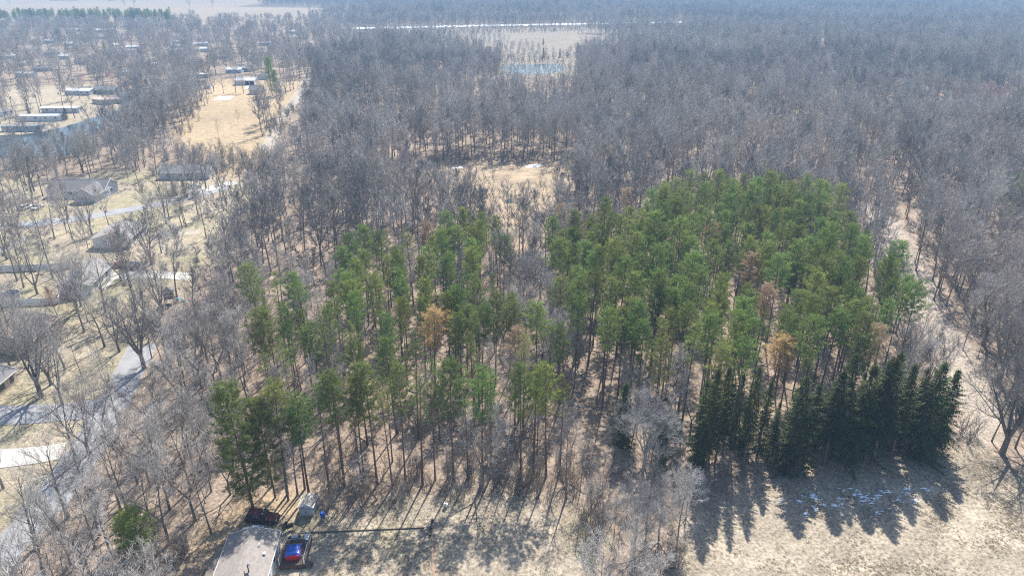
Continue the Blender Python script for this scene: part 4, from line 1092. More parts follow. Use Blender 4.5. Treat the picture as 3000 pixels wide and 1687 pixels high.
# fallen branches on the litter
br = []
for k in range(3):
    mb = MB(); rg = random.Random(900+k)
    pts = grow(rg, (0,0,.12), (1,0,0), 3.5+2*k, 4, 0, .12); mb.tube([(p[0], p[1], .1+abs(p[2]-.12)*.3) for p in pts], [.11, .09, .07, .05, .02], 5, 'wood_grey')
    for j in range(5):
        p, d = at_path(pts, rg.uniform(.3, 1)); mb.needle((p[0], p[1], .12), v_add((p[0], p[1], .12), (rg.uniform(.2, 1), rg.uniform(-1, 1), rg.uniform(.1, .6)), 1.2), .03, 'wood_grey')
    br.append(mb.mesh('fallen_branch'))
X, Y = poisson(-120, 180, 62, 200, 7, 55, 1.0)
bad = np.zeros(X.shape, bool)
for nm in NO_TREES+['estate']: bad |= pip(X, Y, R[nm])
vis = inview(X, Y, 2, 30) & ~bad
scatter('fallen_branches', br, [(float(x), float(y), rnd.randrange(3), rnd.uniform(.5, 1.3), rnd.random()*6.28) for x, y in zip(X[vis], Y[vis]) if not near_road(x, y, 5) and not blocked(x, y)], 'fallen grey branches on the leaf litter')

#@@THINGS
# ------------------------------------------------------------------ buildings
M['shed_plastic'] = mat('shade_grey_shed_plastic', (.46, .47, .46), .6, .08, 1.5); M['shed_roof'] = mat('littered_shed_roof', (.44, .41, .36), .8, .3, 3.0)  # white shed walls coloured grey to carry the shadow they stand in
M['fascia'] = M['vinyl_white']
def prism(prof, x0, x1):
    n = len(prof)
    vs = [(x0, y, z) for y, z in prof] + [(x1, y, z) for y, z in prof]
    fs = [tuple(range(n)), tuple(range(2*n-1, n-1, -1))]
    for i in range(n):
        j = (i+1) % n; fs.append((i, i+n, j+n, j))
    return vs, fs
def window_part(root, side, pos, zc, w_, h_, L, W, frame='vinyl_white'):
    f, p = MB(), MB()
    if side in 'ns':
        s = 1 if side == 'n' else -1; y = s*(W/2+.02)
        f.box((pos, y, zc), (w_+.2, .08, h_+.2), frame); p.box((pos, y+s*.035, zc), (w_, .05, h_), 'glass')
    else:
        s = 1 if side == 'e' else -1; x = s*(L/2+.02)
        f.box((x, pos, zc), (.08, w_+.2, h_+.2), frame); p.box((x+s*.035, pos, zc), (.05, w_, h_), 'glass')
    fo = part('window', f, root); part('pane', p, fo)
def door_part(root, side, pos, w_, h_, L, W, m='vinyl_white', name='door', z0=.15):
    d = MB()
    if side in 'ns':
        s = 1 if side == 'n' else -1; d.box((pos, s*(W/2+.02), z0+h_/2), (w_, .1, h_), m)
    else:
        s = 1 if side == 'e' else -1; d.box((s*(L/2+.02), pos, z0+h_/2), (.1, w_, h_), m)
    return part(name, d, root)
def house(name, label, cx, cy, L, W, rot, h, rise, wall, roof, wins=(), doors=(), over=.45, cat='house', group=None, base=.0, chimney=None, skirt=None):
    r = thing(name, label, cat, (cx, cy, base), math.radians(rot), group)
    wb = MB(); prof = [(-W/2, 0), (W/2, 0), (W/2, h), (0, h+rise*(1)), (-W/2, h)]
    wb.add(*prism(prof, -L/2, L/2), wall); part('wall', wb, r)
    k = rise/(W/2); rb = MB(); yo = W/2+over; t = .16
    for s in (1, -1):
        pf = [(0, h+rise+.03), (s*yo, h-k*over+.03), (s*yo, h-k*over+.03+t), (0, h+rise+.03+t)]
        if s < 0: pf = pf[::-1]
        vs, fs = prism(pf, -L/2-over, L/2+over); rb.add(vs, fs, roof)
    ro = part('roof', rb, r)
    cb = MB(); cb.box((0, 0, h+rise+.2), (L+2*over-.05, .3, .06), roof); part('ridge_cap', cb, ro)
    fb = MB()
    for s in (1, -1): fb.box((0, s*(yo+.02), h-k*over+.09), (L+2*over, .05, .2), 'fascia')
    for e in (1, -1):
        for s in (1, -1):
            x = e*(L/2+over+.02)
            fb.add([(x-.03, 0, h+rise+.0), (x+.03, 0, h+rise+.0), (x+.03, s*yo, h-k*over), (x-.03, s*yo, h-k*over),
                    (x-.03, 0, h+rise+.24), (x+.03, 0, h+rise+.24), (x+.03, s*yo, h-k*over+.24), (x-.03, s*yo, h-k*over+.24)],
                   [(0,1,2,3),(4,7,6,5),(0,4,5,1),(2,6,7,3),(0,3,7,4),(1,5,6,2)], 'fascia')
    part('fascia', fb, r)
    for wn in wins: window_part(r, *wn, L, W)
    for d in doors: door_part(r, d[0], d[1], d[2], d[3], L, W, *(d[4:]))
    if chimney:
        c = MB(); c.box((chimney[0], chimney[1], h+rise*.6+.6), (.7, .6, 2.0), 'tan_brick'); part('chimney', c, ro)
    return r, ro

# --- the trailer home cut by the bottom of the photo
T0, TRO = house('mobile_home', 'mobile home with a worn grey shingle roof, cut off by the bottom of the photo', -35.25, 64.6, 14.4, 6.5, 95.5, 2.6, 1.05, 'siding_grey', 'shingle_trailer',
          wins=[('s', 3.6, 1.7, 1.0, 1.1), ('s', -.4, 1.7, 1.4, 1.1), ('s', -4, 1.7, 1.0, 1.1), ('e', 1.2, 1.6, 1.0, 1.1)], doors=[('s', 1.6, .95, 2.0)], over=.3)
for nm, (x, y, hh, rr, mt) in (('vent_pipe', (4.3, -1.5, .35, .07, 'vinyl_white')), ('roof_vent', (3.0, -2.4, .25, .16, 'vinyl_white')), ('flue_pipe', (-.2, -1.2, 1.1, .08, 'dark')), ('flue_pipe', (-.9, -.9, .8, .06, 'rust_steel'))):
    z = 2.6+1.05*(1-abs(y)/3.25)+.15
    p_ = MB(); p_.tube([(x, y, z-.1), (x, y, z+hh)], [rr, rr], 8, mt); p_.tube([(x, y, z+hh), (x, y, z+hh+.08)], [rr*1.5, rr*1.4], 8, mt); part(nm, p_, TRO)
d_ = MB()
pts_ = [(0, 0, 0)]
for k in range(5):
    a = k/4; 
d_.tube([(-.1, -1.25, 4.4), (-.02, -1.3, 4.46), (.06, -1.35, 4.5)], [.04, .2, .32], 12, 'vinyl_white', cap=True); part('satellite_dish', d_, TRO)
# long low lean-to along the left wall
l_ = MB(); l_.add([(-6.5, 3.4, 2.2), (5.2, 3.4, 2.2), (5.2, 5.1, 1.7), (-6.5, 5.1, 1.7), (-6.5, 3.4, 2.28), (5.2, 3.4, 2.28), (5.2, 5.1, 1.78), (-6.5, 5.1, 1.78)], [(0,3,2,1),(4,5,6,7),(0,1,5,4),(1,2,6,5),(2,3,7,6),(3,0,4,7)], 'wood_grey')
for x in (-6, -2.5, 1, 4.8): l_.box((x, 4.95, .85), (.12, .12, 1.7), 'wood_grey')
part('lean_to', l_, T0)
# deck
DK = thing('deck', 'wooden deck with white metal railing along the mobile home', 'deck', (-30.1, 70.6, 0), math.radians(4))
DW, DL, DZ = 3.4, 4.9, .75
for i in range(16):
    b = MB(); y = -DL/2+DL*(i+.5)/16; b.box((0, y, DZ+.004*(i % 3)), (DW, DL/16-.025, .05), 'wood_brown'); part('plank', b, DK)
b = MB(); 
for (c, dd) in (((0, -DL/2-.02, DZ/2), (DW, .05, DZ-.08)), ((DW/2+.02, 0, DZ/2), (.05, DL, DZ-.08))): b.box(c, dd, 'wood_brown')
part('skirting', b, DK)
b = MB(); b.box((0, -DL/2-.06, .34), (.08, .05, .7), 'wood_grey'); part('batten', b, DK)
def rail(p0, p1, root):
    b = MB(); l = math.dist(p0, p1); n = max(2, int(l/.16))
    for z in (.12, 1.0):
        b.tube([(p0[0], p0[1], DZ+z), (p1[0], p1[1], DZ+z)], [.035, .035], 4, 'galv')
    for i in range(n+1):
        t = i/n; x, y = p0[0]+(p1[0]-p0[0])*t, p0[1]+(p1[1]-p0[1])*t
        b.box((x, y, DZ+.55), (.022, .022, .9), 'galv')
    for p in (p0, p1): b.box((p[0], p[1], DZ+.55), (.08, .08, 1.15), 'vinyl_white')
    part('railing', b, root)
a, c = DW/2-.06, DL/2-.06
for p0, p1 in (((-a, -c), (-a, c)), ((a, -c), (a, c)), ((-a, c), (a, c)), ((-a, 1.2), (a, 1.35))): rail(p0, p1, DK)
b = MB()
for i in range(3): b.box((a+.35+.28*i, -c+.4, DZ-.2-.22*i), (.28, 1.0, .05), 'wood_brown')
part('steps', b, DK)
# hot tub under a tarp
HT = thing('hot_tub', 'red sided square hot tub on the deck', 'hot tub', (-30.15, 69.85, DZ+.03), math.radians(8))
def rsq(h0, r, z): return [(h0*math.copysign(abs(math.cos(t))**r, math.cos(t)), h0*math.copysign(abs(math.sin(t))**r, math.sin(t)), z) for t in [2*math.pi*k/28 for k in range(28)]]
b = MB(); rings = [rsq(.98, .4, 0), rsq(1.02, .4, .45), rsq(1.05, .4, .85)]
vs = sum(rings, []); fs = [(i*28+k, i*28+(k+1) % 28, (i+1)*28+(k+1) % 28, (i+1)*28+k) for i in range(2) for k in range(28)]; fs += [tuple(range(27, -1, -1)), tuple(range(56, 84))]
b.add(vs, fs, 'tub_red'); part('shell', b, HT)
b = MB()
for k in range(12):
    t = 2*math.pi*(k+.5)/12; x, y = 1.03*math.copysign(abs(math.cos(t))**.4, math.cos(t)), 1.03*math.copysign(abs(math.sin(t))**.4, math.sin(t)); b.box((x, y, .42), (.05, .05, .8), 'tub_red')
part('rib', b, HT)
TP = MB(); n = 13; vs = []
rg = random.Random(3)
for j in range(n):
    for i in range(n):
        x, y = -1.1+2.2*i/(n-1), -1.1+2.2*j/(n-1)
        e = max(abs(x), abs(y)); z = .90+.14*(1-(e/1.1)**2)+rg.uniform(-.03, .03)
        if e > 1.0: z = .62+rg.uniform(-.1, .1)
        vs.append((x*.99, y*.97, z))
TP.add(vs, [(j*n+i, j*n+i+1, (j+1)*n+i+1, (j+1)*n+i) for j in range(n-1) for i in range(n-1)], 'tarp_blue')
o = thing('tarp', 'crumpled bright blue tarp thrown over the red hot tub', 'tarp', (-30.15, 69.95, DZ+.05), math.radians(8), None, TP.mesh('tarp', True))
# chairs, bins on and by the deck
def garden_chair(label, x, y, z, rz, m):
    r = thing('garden_chair', label, 'chair', (x, y, z), rz)
    b = MB(); b.box((0, 0, .42), (.5, .5, .05), m); part('seat', b, r)
    b = MB(); b.add([(-.26,.22,.42),(.26,.22,.42),(.26,.28,.42),(-.26,.28,.42),(-.24,.36,.95),(.24,.36,.95),(.24,.41,.95),(-.24,.41,.95)], [(0,3,2,1),(4,5,6,7),(0,1,5,4),(1,2,6,5),(2,3,7,6),(3,0,4,7)], m); part('backrest', b, r)
    for sx in (-1, 1):
        b = MB(); b.box((sx*.27, 0, .64), (.06, .5, .04), m); part('armrest', b, r)
        for sy in (-1, 1):
            b = MB(); b.tube([(sx*.22, sy*.22, .4), (sx*.25, sy*.26, 0)], [.03, .025], 5, m); part('leg', b, r)
    return r
garden_chair('white plastic chair at the far corner of the deck', -29.0, 72.5, DZ+.03, .3, 'vinyl_white')
garden_chair('white plastic chair standing alone at the lawn edge by the thicket', *G(1307, 1483), 0, 2.9, 'vinyl_white')
def grill(label, x, y, z, rz, lid):
    r = thing('barbecue_grill', label, 'grill', (x, y, z), rz)
    b = MB(); b.box((0, 0, .75), (.9, .5, .3), 'dark'); part('firebox', b, r)
    b = MB(); b.extrude([(-.25, .9), (.25, .9), (.2, 1.12), (.05, 1.2), (-.12, 1.18)], -.45, .45, lid)
    b.v = [(y_, x_, z_) for x_, y_, z_ in b.v]; part('lid', b, r)
    for sx in (-1, 1):
        b = MB(); b.box((sx*.68, 0, .86), (.4, .42, .04), 'dark'); part('side_shelf', b, r)
        for sy in (-1, 1):
            b = MB(); b.box((sx*.4, sy*.2, .3), (.05, .05, .6), 'dark'); part('leg', b, r)
    return r
grill('grey lidded grill on the far end of the deck', -30.6, 72.3, DZ+.03, .2, 'car_grey')
grill('black grill standing between the white car and the deck', -32.3, 75.3, 0, .7, 'dark')
garden_chair('black chair beside the black grill', -31.6, 74.4, 0, 2.2, 'dark')
garden_chair('black chair tipped towards the parked white car', -33.2, 75.7, 0, -.6, 'dark')
# shed
sx_, sy_ = G(899, 1511); sy_ += 1.15
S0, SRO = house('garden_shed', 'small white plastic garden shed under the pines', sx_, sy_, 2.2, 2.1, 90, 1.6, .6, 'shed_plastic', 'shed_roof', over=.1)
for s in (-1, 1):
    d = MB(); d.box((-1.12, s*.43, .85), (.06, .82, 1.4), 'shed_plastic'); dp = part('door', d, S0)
    k = MB(); k.box((-1.16, s*.43, 1.42), (.03, .5, .09), 'glass'); part('vent_slot', k, dp)
k = MB(); k.box((-1.18, .06, .85), (.06, .18, .07), 'dark'); part('latch', k, S0)
# blue barrel, pole, ball
x, y = G(947, 1521)
r = thing('barrel', 'blue plastic barrel on a short stand near the white shed', 'barrel', (x, y, 0))
b = MB(); b.tube([(0,0,.45), (0,0,.55), (0,0,.8), (0,0,1.1), (0,0,1.3), (0,0,1.4)], [.27,.32,.34,.34,.32,.27], 16, 'barrel_blue'); part('drum', b, r)
for z in (.78, 1.1):
    b = MB(); b.tube([(0,0,z), (0,0,z+.05)], [.36,.36], 16, 'barrel_blue'); part('hoop', b, r)
for sx2, sy2 in ((-1,-1),(1,-1),(1,1),(-1,1)):
    b = MB(); b.box((sx2*.22, sy2*.22, .22), (.07,.07,.45), 'wood_grey'); part('leg', b, r)
p0, p1 = G(884, 1561), G(1244, 1546)
r = thing('fallen_pole', 'long dark timber pole lying across the lawn with a braced crossbar at its end', 'pole', (0,0,0))
b = MB(); b.tube([(p0[0], p0[1], .08), ((p0[0]+p1[0])/2, (p0[1]+p1[1])/2, .09), (p1[0], p1[1], .1)], [.10, .09, .08], 8, 'log'); part('shaft', b, r)
c0, c1 = G(1266, 1523), G(1259, 1573)
b = MB(); b.tube([(c0[0], c0[1], .12), (c1[0], c1[1], .12)], [.07, .07], 6, 'log'); part('crossbar', b, r)
for t in (.06, .5, .92):
    q = (c0[0]+(c1[0]-c0[0])*t, c0[1]+(c1[1]-c0[1])*t)
    b = MB(); b.tube([(p1[0]-1.0, p1[1], .13), (q[0], q[1], .16)], [.045, .045], 5, 'log'); part('brace', b, r)
    b = MB(); b.box((q[0]+.05, q[1], .25), (.3, .36, .3), 'dark'); part('insulator', b, r)
x, y = G(408, 966)
r = thing('play_ball', 'round teal ball-shaped thing on the litter under the gnarled oak', 'ball', (x, y, .5))
b = MB(); b.tube([(0,0,.5*math.sin(a)) for a in [(-1.57+3.14*k/8) for k in range(9)]], [max(.5*math.cos(-1.57+3.14*k/8), .01) for k in range(9)], 14, 'teal'); part('shell', b, r, True)
b = MB(); b.tube([(0,0,-.04), (0,0,.04)], [.515,.515], 14, 'vinyl_white'); part('band', b, r)
# playhouse on stilts
x, y = G(500, 888)
r = thing('playhouse', 'dark roofed play tower on stilts at the woodland edge of the white house lawn', 'play tower', (x, y, 0), .35)
for a, c in ((-1,-1),(1,-1),(1,1),(-1,1)):
    b = MB(); b.box((a*1.0, c*1.0, 1.6), (.14,.14,3.2), 'wood_grey'); part('post', b, r)
b = MB(); b.box((0,0,1.5), (2.2,2.2,.12), 'wood_grey'); part('platform', b, r)
b = MB()
for c in (-1, 1): b.box((0, c*1.05, 2.0), (2.1,.06,.7), 'wood_grey'); b.box((c*1.05, 0, 2.0), (.06,2.1,.7), 'wood_grey')
part('parapet', b, r)
b = MB(); b.add([(-1.4,-1.4,3.1),(1.4,-1.4,3.1),(1.4,1.4,3.1),(-1.4,1.4,3.1),(0,0,4.5)], [(0,1,4),(1,2,4),(2,3,4),(3,0,4),(3,2,1,0)], 'shingle_dark'); part('roof', b, r)
b = MB(); b.add([(1.05,-.3,1.5),(1.05,.3,1.5),(3.4,.3,.1),(3.4,-.3,.1),(1.05,-.3,1.42),(1.05,.3,1.42),(3.4,.3,.02),(3.4,-.3,.02)], [(0,1,2,3),(7,6,5,4),(0,3,7,4),(1,5,6,2)], 'teal'); part('slide', b, r)

# --- houses of the estate
house('house', 'white sided house with a grey roof behind the vinyl fence', -109.8, 160.5, 13.5, 7.6, 97, 2.9, 1.7, 'white_paint', 'shingle_grey',
      wins=[('s', 3, 1.7, 1.4, 1.2), ('s', 0, 1.7, .9, 1.2), ('s', -3.6, 1.7, 1.6, 1.3), ('w', 1.6, 1.7, 1.2, 1.1)], doors=[('s', -1.6, 1.0, 2.1)])
house('house', 'bungalow with a broad grey roof and a dark garage door beside the maple', -117.6, 192.5, 12, 10.5, 95, 2.8, 1.7, 'white_paint', 'shingle_grey',
      wins=[('s', -3.2, 1.6, 1.3, 1.2), ('s', -.6, 1.6, .8, 1.2)], doors=[('s', 3.2, 4.2, 2.3, 'siding_blue', 'garage_door')])
house('house', 'tan brick house with a brown roof at the left picture edge', -109.4, 130.6, 10.5, 14.5, 96, 2.9, 2.2, 'tan_brick', 'shingle_brown',
      wins=[('w', 1.8, 1.8, 1.0, 1.3), ('w', -2.9, 1.8, 1.0, 1.3), ('s', 2, 1.7, 1.2, 1.2)], doors=[('w', 5.4, 1.0, 2.1, 'dark')])
house('house', 'grey roofed house with a white porch edge behind a clipped hedge', -102.2, 108.2, 13, 9, 91, 2.7, 1.5, 'siding_beige', 'shingle_dark',
      wins=[('s', -4.2, 1.5, 1.6, 1.3), ('s', -1.2, 1.5, 1.6, 1.3), ('s', 2.2, 1.5, 1.6, 1.3), ('s', 5, 1.5, 1.2, 1.3)], doors=[('s', .6, 1.0, 2.1)])
house('house', 'long grey gabled house across the street with a pale gable trim', -155.5, 239.5, 20, 9.5, 2, 2.9, 2.5, 'siding_blue', 'shingle_dark',  # light grey walls, wing too, coloured bluish for their shade
      wins=[('s', -6, 1.6, 1.5, 1.2), ('s', -2, 1.6, 1.5, 1.2), ('s', 1.5, 1.6, 2.0, 1.2), ('e', 0, 1.6, 1.4, 1.2), ('e', -2.8, 1.6, 1.0, 1.2)], doors=[('s', 4.2, 1.0, 2.1, 'vinyl_white')])
house('house', 'front wing of the grey gabled house', -149.2, 233.2, 8, 7.5, 88, 2.8, 2.3, 'siding_blue', 'shingle_dark', wins=[('w', 0, 1.6, 2.2, 1.3)])
house('house', 'long low grey bungalow behind the street bend with evergreens before it', -127.5, 263.0, 19, 8.5, 3, 2.8, 1.6, 'siding_grey', 'shingle_dark',
      wins=[('s', -6, 1.6, 1.5, 1.2), ('s', -1.5, 1.6, 1.6, 1.3), ('s', 1.2, 1.6, 1.6, 1.3), ('s', 5.5, 1.6, 1.2, 1.2)], doors=[('s', 3.4, 1.0, 2.1, 'vinyl_white')], chimney=(2, .8))
def at(px, py): return G(px, py)
def mob(label, p, L, W, rot, wall, roof, h=2.7, rise=.5, nw=4, name='mobile_home', cat='mobile home', gw=True, chim=None):
    x, y = at(*p); y += W*.45
    ws = [('s', -L/2+L*(i+.6)/nw, 1.6, 1.1, 1.0) for i in range(nw)]
    if gw: ws += [('e', 0, 1.6, 1.1, 1.0)]
    return house(name, label, x, y, L, W, rot, h, rise, wall, roof, wins=ws, doors=[('s', L*.12, .95, 2.0, 'vinyl_white')], over=.25, cat=cat, chimney=chim)
mob('mobile home on the pond bank, long wall blue grey in shade, white end wall', (64, 385), 19, 5, 4, 'siding_blue', 'shingle_grey')  # the shade on the long wall is put into the siding colour
mob('white ended mobile home behind the one on the pond bank', (118, 355), 21, 5, 3, 'white_paint', 'metal_white')
mob('long pale mobile home with a bright white roof', (178, 331), 21, 5, 1, 'siding_grey', 'metal_white')
mob('mobile home with a rust streaked roof set at an angle to the pond', (300, 306), 15, 6, -28, 'siding_beige', 'metal_rust')
mob('low shed roofed annex at the end of the rusty roofed home', (349, 303), 7, 5, -14, 'siding_beige', 'shingle_grey', nw=2)
mob('wide house with a bright white flat-looking roof', (230, 279), 17, 9, -3, 'siding_grey', 'metal_white', rise=1.0)
mob('dark grey roofed house among the far trees', (306, 276), 15, 9, -6, 'siding_blue', 'shingle_dark', rise=1.8, chim=(3, 1))
mob('small white cottage at the left picture edge by the pond', (2, 342), 8, 6, 80, 'white_paint', 'shingle_dark', nw=2)
mob('white roofed shed just right of the evergreen by the homes', (385, 285), 8, 6, -15, 'white_paint', 'metal_white', nw=2)
x, y = G(748, 277); y += 3.5
house('garage', 'white garage with four small windows in a row by the hay field', x, y, 7.6, 7, 3, 3.2, 1.9, 'white_paint', 'shingle_dark', wins=[('s', -2.4+1.6*i, 2.2, 1.1, .7) for i in range(4)], doors=[('e', 0, 2.6, 2.3)], cat='garage')
x, y = G(717, 250); y += 4
house('pole_barn', 'long white roofed barn with open bays behind the white garage', x, y, 14, 8, 1, 3.2, 1.2, 'white_paint', 'metal_white', doors=[('s', 1.8, 2.6, 2.6, 'dark', 'open_bay'), ('s', 5.0, 2.8, 2.6, 'dark', 'open_bay'), ('s', -4, 1.0, 2.1, 'siding_grey')], cat='barn')
x, y = G(608, 260); y += 1.5
house('garden_shed', 'small pale shed alone on the far lawn', x, y, 4.2, 3, 2, 2.1, .7, 'white_paint', 'shingle_grey', wins=[('s', 1, 1.3, .7, .6)], doors=[('s', -.8, 1.0, 1.8, 'siding_grey')], cat='shed', over=.2)
mob('strip of a white roofed house in the woods left of the barn', (586, 229), 13, 7, 0, 'siding_beige', 'metal_white', nw=3)
mob('grey house with a white gable between barn and pine', (775, 232), 11, 8, 80, 'siding_grey', 'shingle_grey', nw=3, rise=1.6)
FAR = [(10,108,'white_paint','metal_white'),(147,124,'siding_grey','metal_white'),(160,158,'white_paint','shingle_grey'),(208,132,'white_paint','metal_white'),(192,170,'white_paint','metal_white'),(257,116,'siding_blue','shingle_dark'),(300,112,'siding_beige','shingle_brown'),(340,136,'white_paint','metal_white'),(338,158,'white_paint','metal_white'),(382,152,'white_paint','shingle_grey'),(390,142,'siding_grey','metal_white'),
       (517,126,'white_paint','metal_white'),(530,138,'white_paint','metal_white'),(526,152,'siding_grey','metal_white'),(590,132,'white_paint','metal_white'),(605,148,'white_paint','metal_white'),(300,92,'siding_grey','metal_white'),(240,90,'white_paint','metal_white'),(330,89,'white_paint','metal_white'),(540,92,'white_paint','metal_white'),(450,196,'white_paint','metal_white'),(452,214,'white_paint','metal_white'),(375,218,'white_paint','metal_white'),(80,222,'siding_grey','metal_white'),
       (690,210,'siding_blue','metal_white'),(720,206,'white_paint','shingle_grey'),(855,96,'white_paint','metal_white'),(885,112,'white_paint','metal_white'),(780,130,'siding_grey','metal_white'),(655,170,'white_paint','shingle_grey'),(60,190,'white_paint','metal_white'),(130,205,'siding_beige','shingle_grey'),(250,185,'white_paint','shingle_grey'),(560,185,'white_paint','metal_white'),(30,170,'siding_grey','metal_white'),(1035,215,'siding_grey','metal_white')]
for i, (a, b, w_, rf) in enumerate(FAR):
    x, y = G(a, b+3)
    m_ = 'white' if rf == 'metal_white' else ('brown' if 'brown' in rf else 'grey')
    house('far_house', '%s roofed house half hidden among the far bare trees of the estate' % m_, x, y, rnd.uniform(10, 17), rnd.uniform(6, 8.5), rnd.choice((0, 5, -10, 85, 95, 20)), 2.7, rnd.uniform(.7, 1.6), w_, rf,
          wins=[('s', -2.5, 1.6, 1.2, 1.0), ('s', 2.5, 1.6, 1.2, 1.0)], doors=[('s', 0, .95, 2.0, 'siding_grey')], cat='house', group='%s roofed houses among the far trees' % m_, over=.3)
for i, (a, b) in enumerate([(120,1),(160,2),(183,2),(198,1.5),(216,2),(330,2)]):
    x, y = G(a, b)
    house('farm_building', 'tiny dark farm building in a row on the horizon edge of the pale field', x, y, rnd.uniform(14, 26), 10, 0, 4, 2, 'shingle_dark', 'shingle_dark', cat='farm building', group='farm buildings across the pale field')

# --- fences
def fence(label, p0, p1, h, name='vinyl_fence', cat='fence'):
    r = thing(name, label, cat, (p0[0], p0[1], 0), math.atan2(p1[1]-p0[1], p1[0]-p0[0]))
    L = math.dist(p0, p1); n = max(1, round(L/2.4)); st = L/n
    pm, qm = MB(), MB()
    pm.box((st/2, 0, h/2), (st-.14, .04, h-.12), 'vinyl_white'); pm.box((st/2, 0, h-.08), (st-.14, .09, .12), 'vinyl_white'); pm.box((st/2, 0, .14), (st-.14, .09, .12), 'vinyl_white')
    for k in range(1, 8): pm.box((.07+(st-.14)*k/8, -.024, h/2), (.02, .012, h-.3), 'vinyl_white')
    qm.box((0, 0, h/2+.03), (.13, .13, h+.06), 'vinyl_white'); qm.add([(-.08,-.08,h+.06),(.08,-.08,h+.06),(.08,.08,h+.06),(-.08,.08,h+.06),(0,0,h+.16)], [(0,1,4),(1,2,4),(2,3,4),(3,0,4)], 'vinyl_white')
    me1, me2 = pm.mesh('panel'), qm.mesh('post')
    for i in range(n):
        o = link('panel', me1, r); o.location = (i*st, 0, 0)
    for i in range(n+1):
        o = link('post', me2, r); o.location = (i*st, 0, 0)
fence('long white vinyl fence across the back of the yard, far from the pool', G(-60, 799), G(206, 787), 1.85)
fence('white vinyl fence in front of the pool with a sunlit corner', G(-60, 900), G(174, 890), 1.8)
fence('short sunlit return of vinyl fence running to the white house', G(174, 890), G(185, 868), 1.8)
fence('white fence slanting through the trees at the left edge below the street', G(-10, 752), G(76, 704), 1.5)
# pool
x, y = G(28, 872)
r = thing('swimming_pool', 'round above-ground pool with a dark cover in the fenced yard', 'pool', (x, y, 0))
b = MB(); b.tube([(0,0,0), (0,0,1.15)], [2.4, 2.4], 28, 'siding_grey', cap=True); part('wall', b, r)
b = MB(); b.tube([(0,0,1.16), (0,0,1.24)], [2.5, 2.5], 28, 'vinyl_white', cap=False); b.tube([(0,0,1.24), (0,0,1.16)], [2.5,2.3], 28, 'vinyl_white', cap=False); part('rim', b, r)
b = MB(); b.tube([(0,0,1.19), (0,0,1.2)], [2.36, 2.3], 28, 'navy'); part('cover', b, r)
x, y = G(121, 803)
r = thing('picnic_table', 'weathered picnic table near the vinyl fence', 'table', (x, y, 0), .3)
b = MB(); b.box((0,0,.75), (1.9,.8,.06), 'wood_grey'); part('tabletop', b, r)
for s in (-1, 1):
    b = MB(); b.box((0, s*.75, .45), (1.9,.28,.05), 'wood_grey'); part('bench', b, r)
    b = MB(); b.tube([(s*.7,-.75,0), (s*.7,.25,.74)], [.05,.05], 4, 'wood_grey'); b.tube([(s*.7,.75,0), (s*.7,-.25,.74)], [.05,.05], 4, 'wood_grey'); part('leg', b, r)
# hedge and evergreens
def hedge(label, p0, p1, w_, h):
    b = MB(); rg = random.Random(int(p0[0]*10)); L = math.dist(p0, p1)
    for i in range(int(L*420)):
        t = rg.random(); a = rg.gauss(0, .33); z = h*rg.random()**.7
        c = (p0[0]+(p1[0]-p0[0])*t, p0[1]+(p1[1]-p0[1])*t, z)
        rr = w_*.5*(1-.35*(z/h)**3)*(.8+.25*math.sin(t*L*3)); th = rg.random()*6.283
        c = (c[0]+rr*math.cos(th)*rg.uniform(.6, 1), c[1]+rr*math.sin(th)*rg.uniform(.6, 1), z+.1*math.sin(t*17))
        e = [tuple(c[k]+rg.uniform(-.12, .12) for k in range(3)) for _ in range(2)]
        b.tri(c, e[0], e[1], 'hedge')
    thing('hedge', label, 'hedge', (0,0,0), 0, None, b.mesh('hedge'))
hedge('clipped green hedge beside the white edged porch', G(44, 1112), G(-6, 1158), 1.5, 1.4)
for (a, b_, hh, lb) in ((512,572,6,'dark evergreen bush left in the group before the long grey bungalow'), (545,578,7,'tallest dark evergreen bush before the long grey bungalow'), (570,578,4.5,'low dark evergreen bush at the end of the group before the bungalow'),
                        (347,283,5.5,'round dark evergreen between the rusty roof and the dark roofed house'), (85,333,6,'dark evergreen left of the long pale mobile home'), (195,350,6.5,'olive arborvitae at the corner of the white ended mobile home'), (490,470,5,'dark evergreen bush left of the bungalow')):
    x, y = G(a, b_); put('small_spruce', 'evergreen_bush', x, y, lb, 'evergreen', H=hh, sx=1.5)

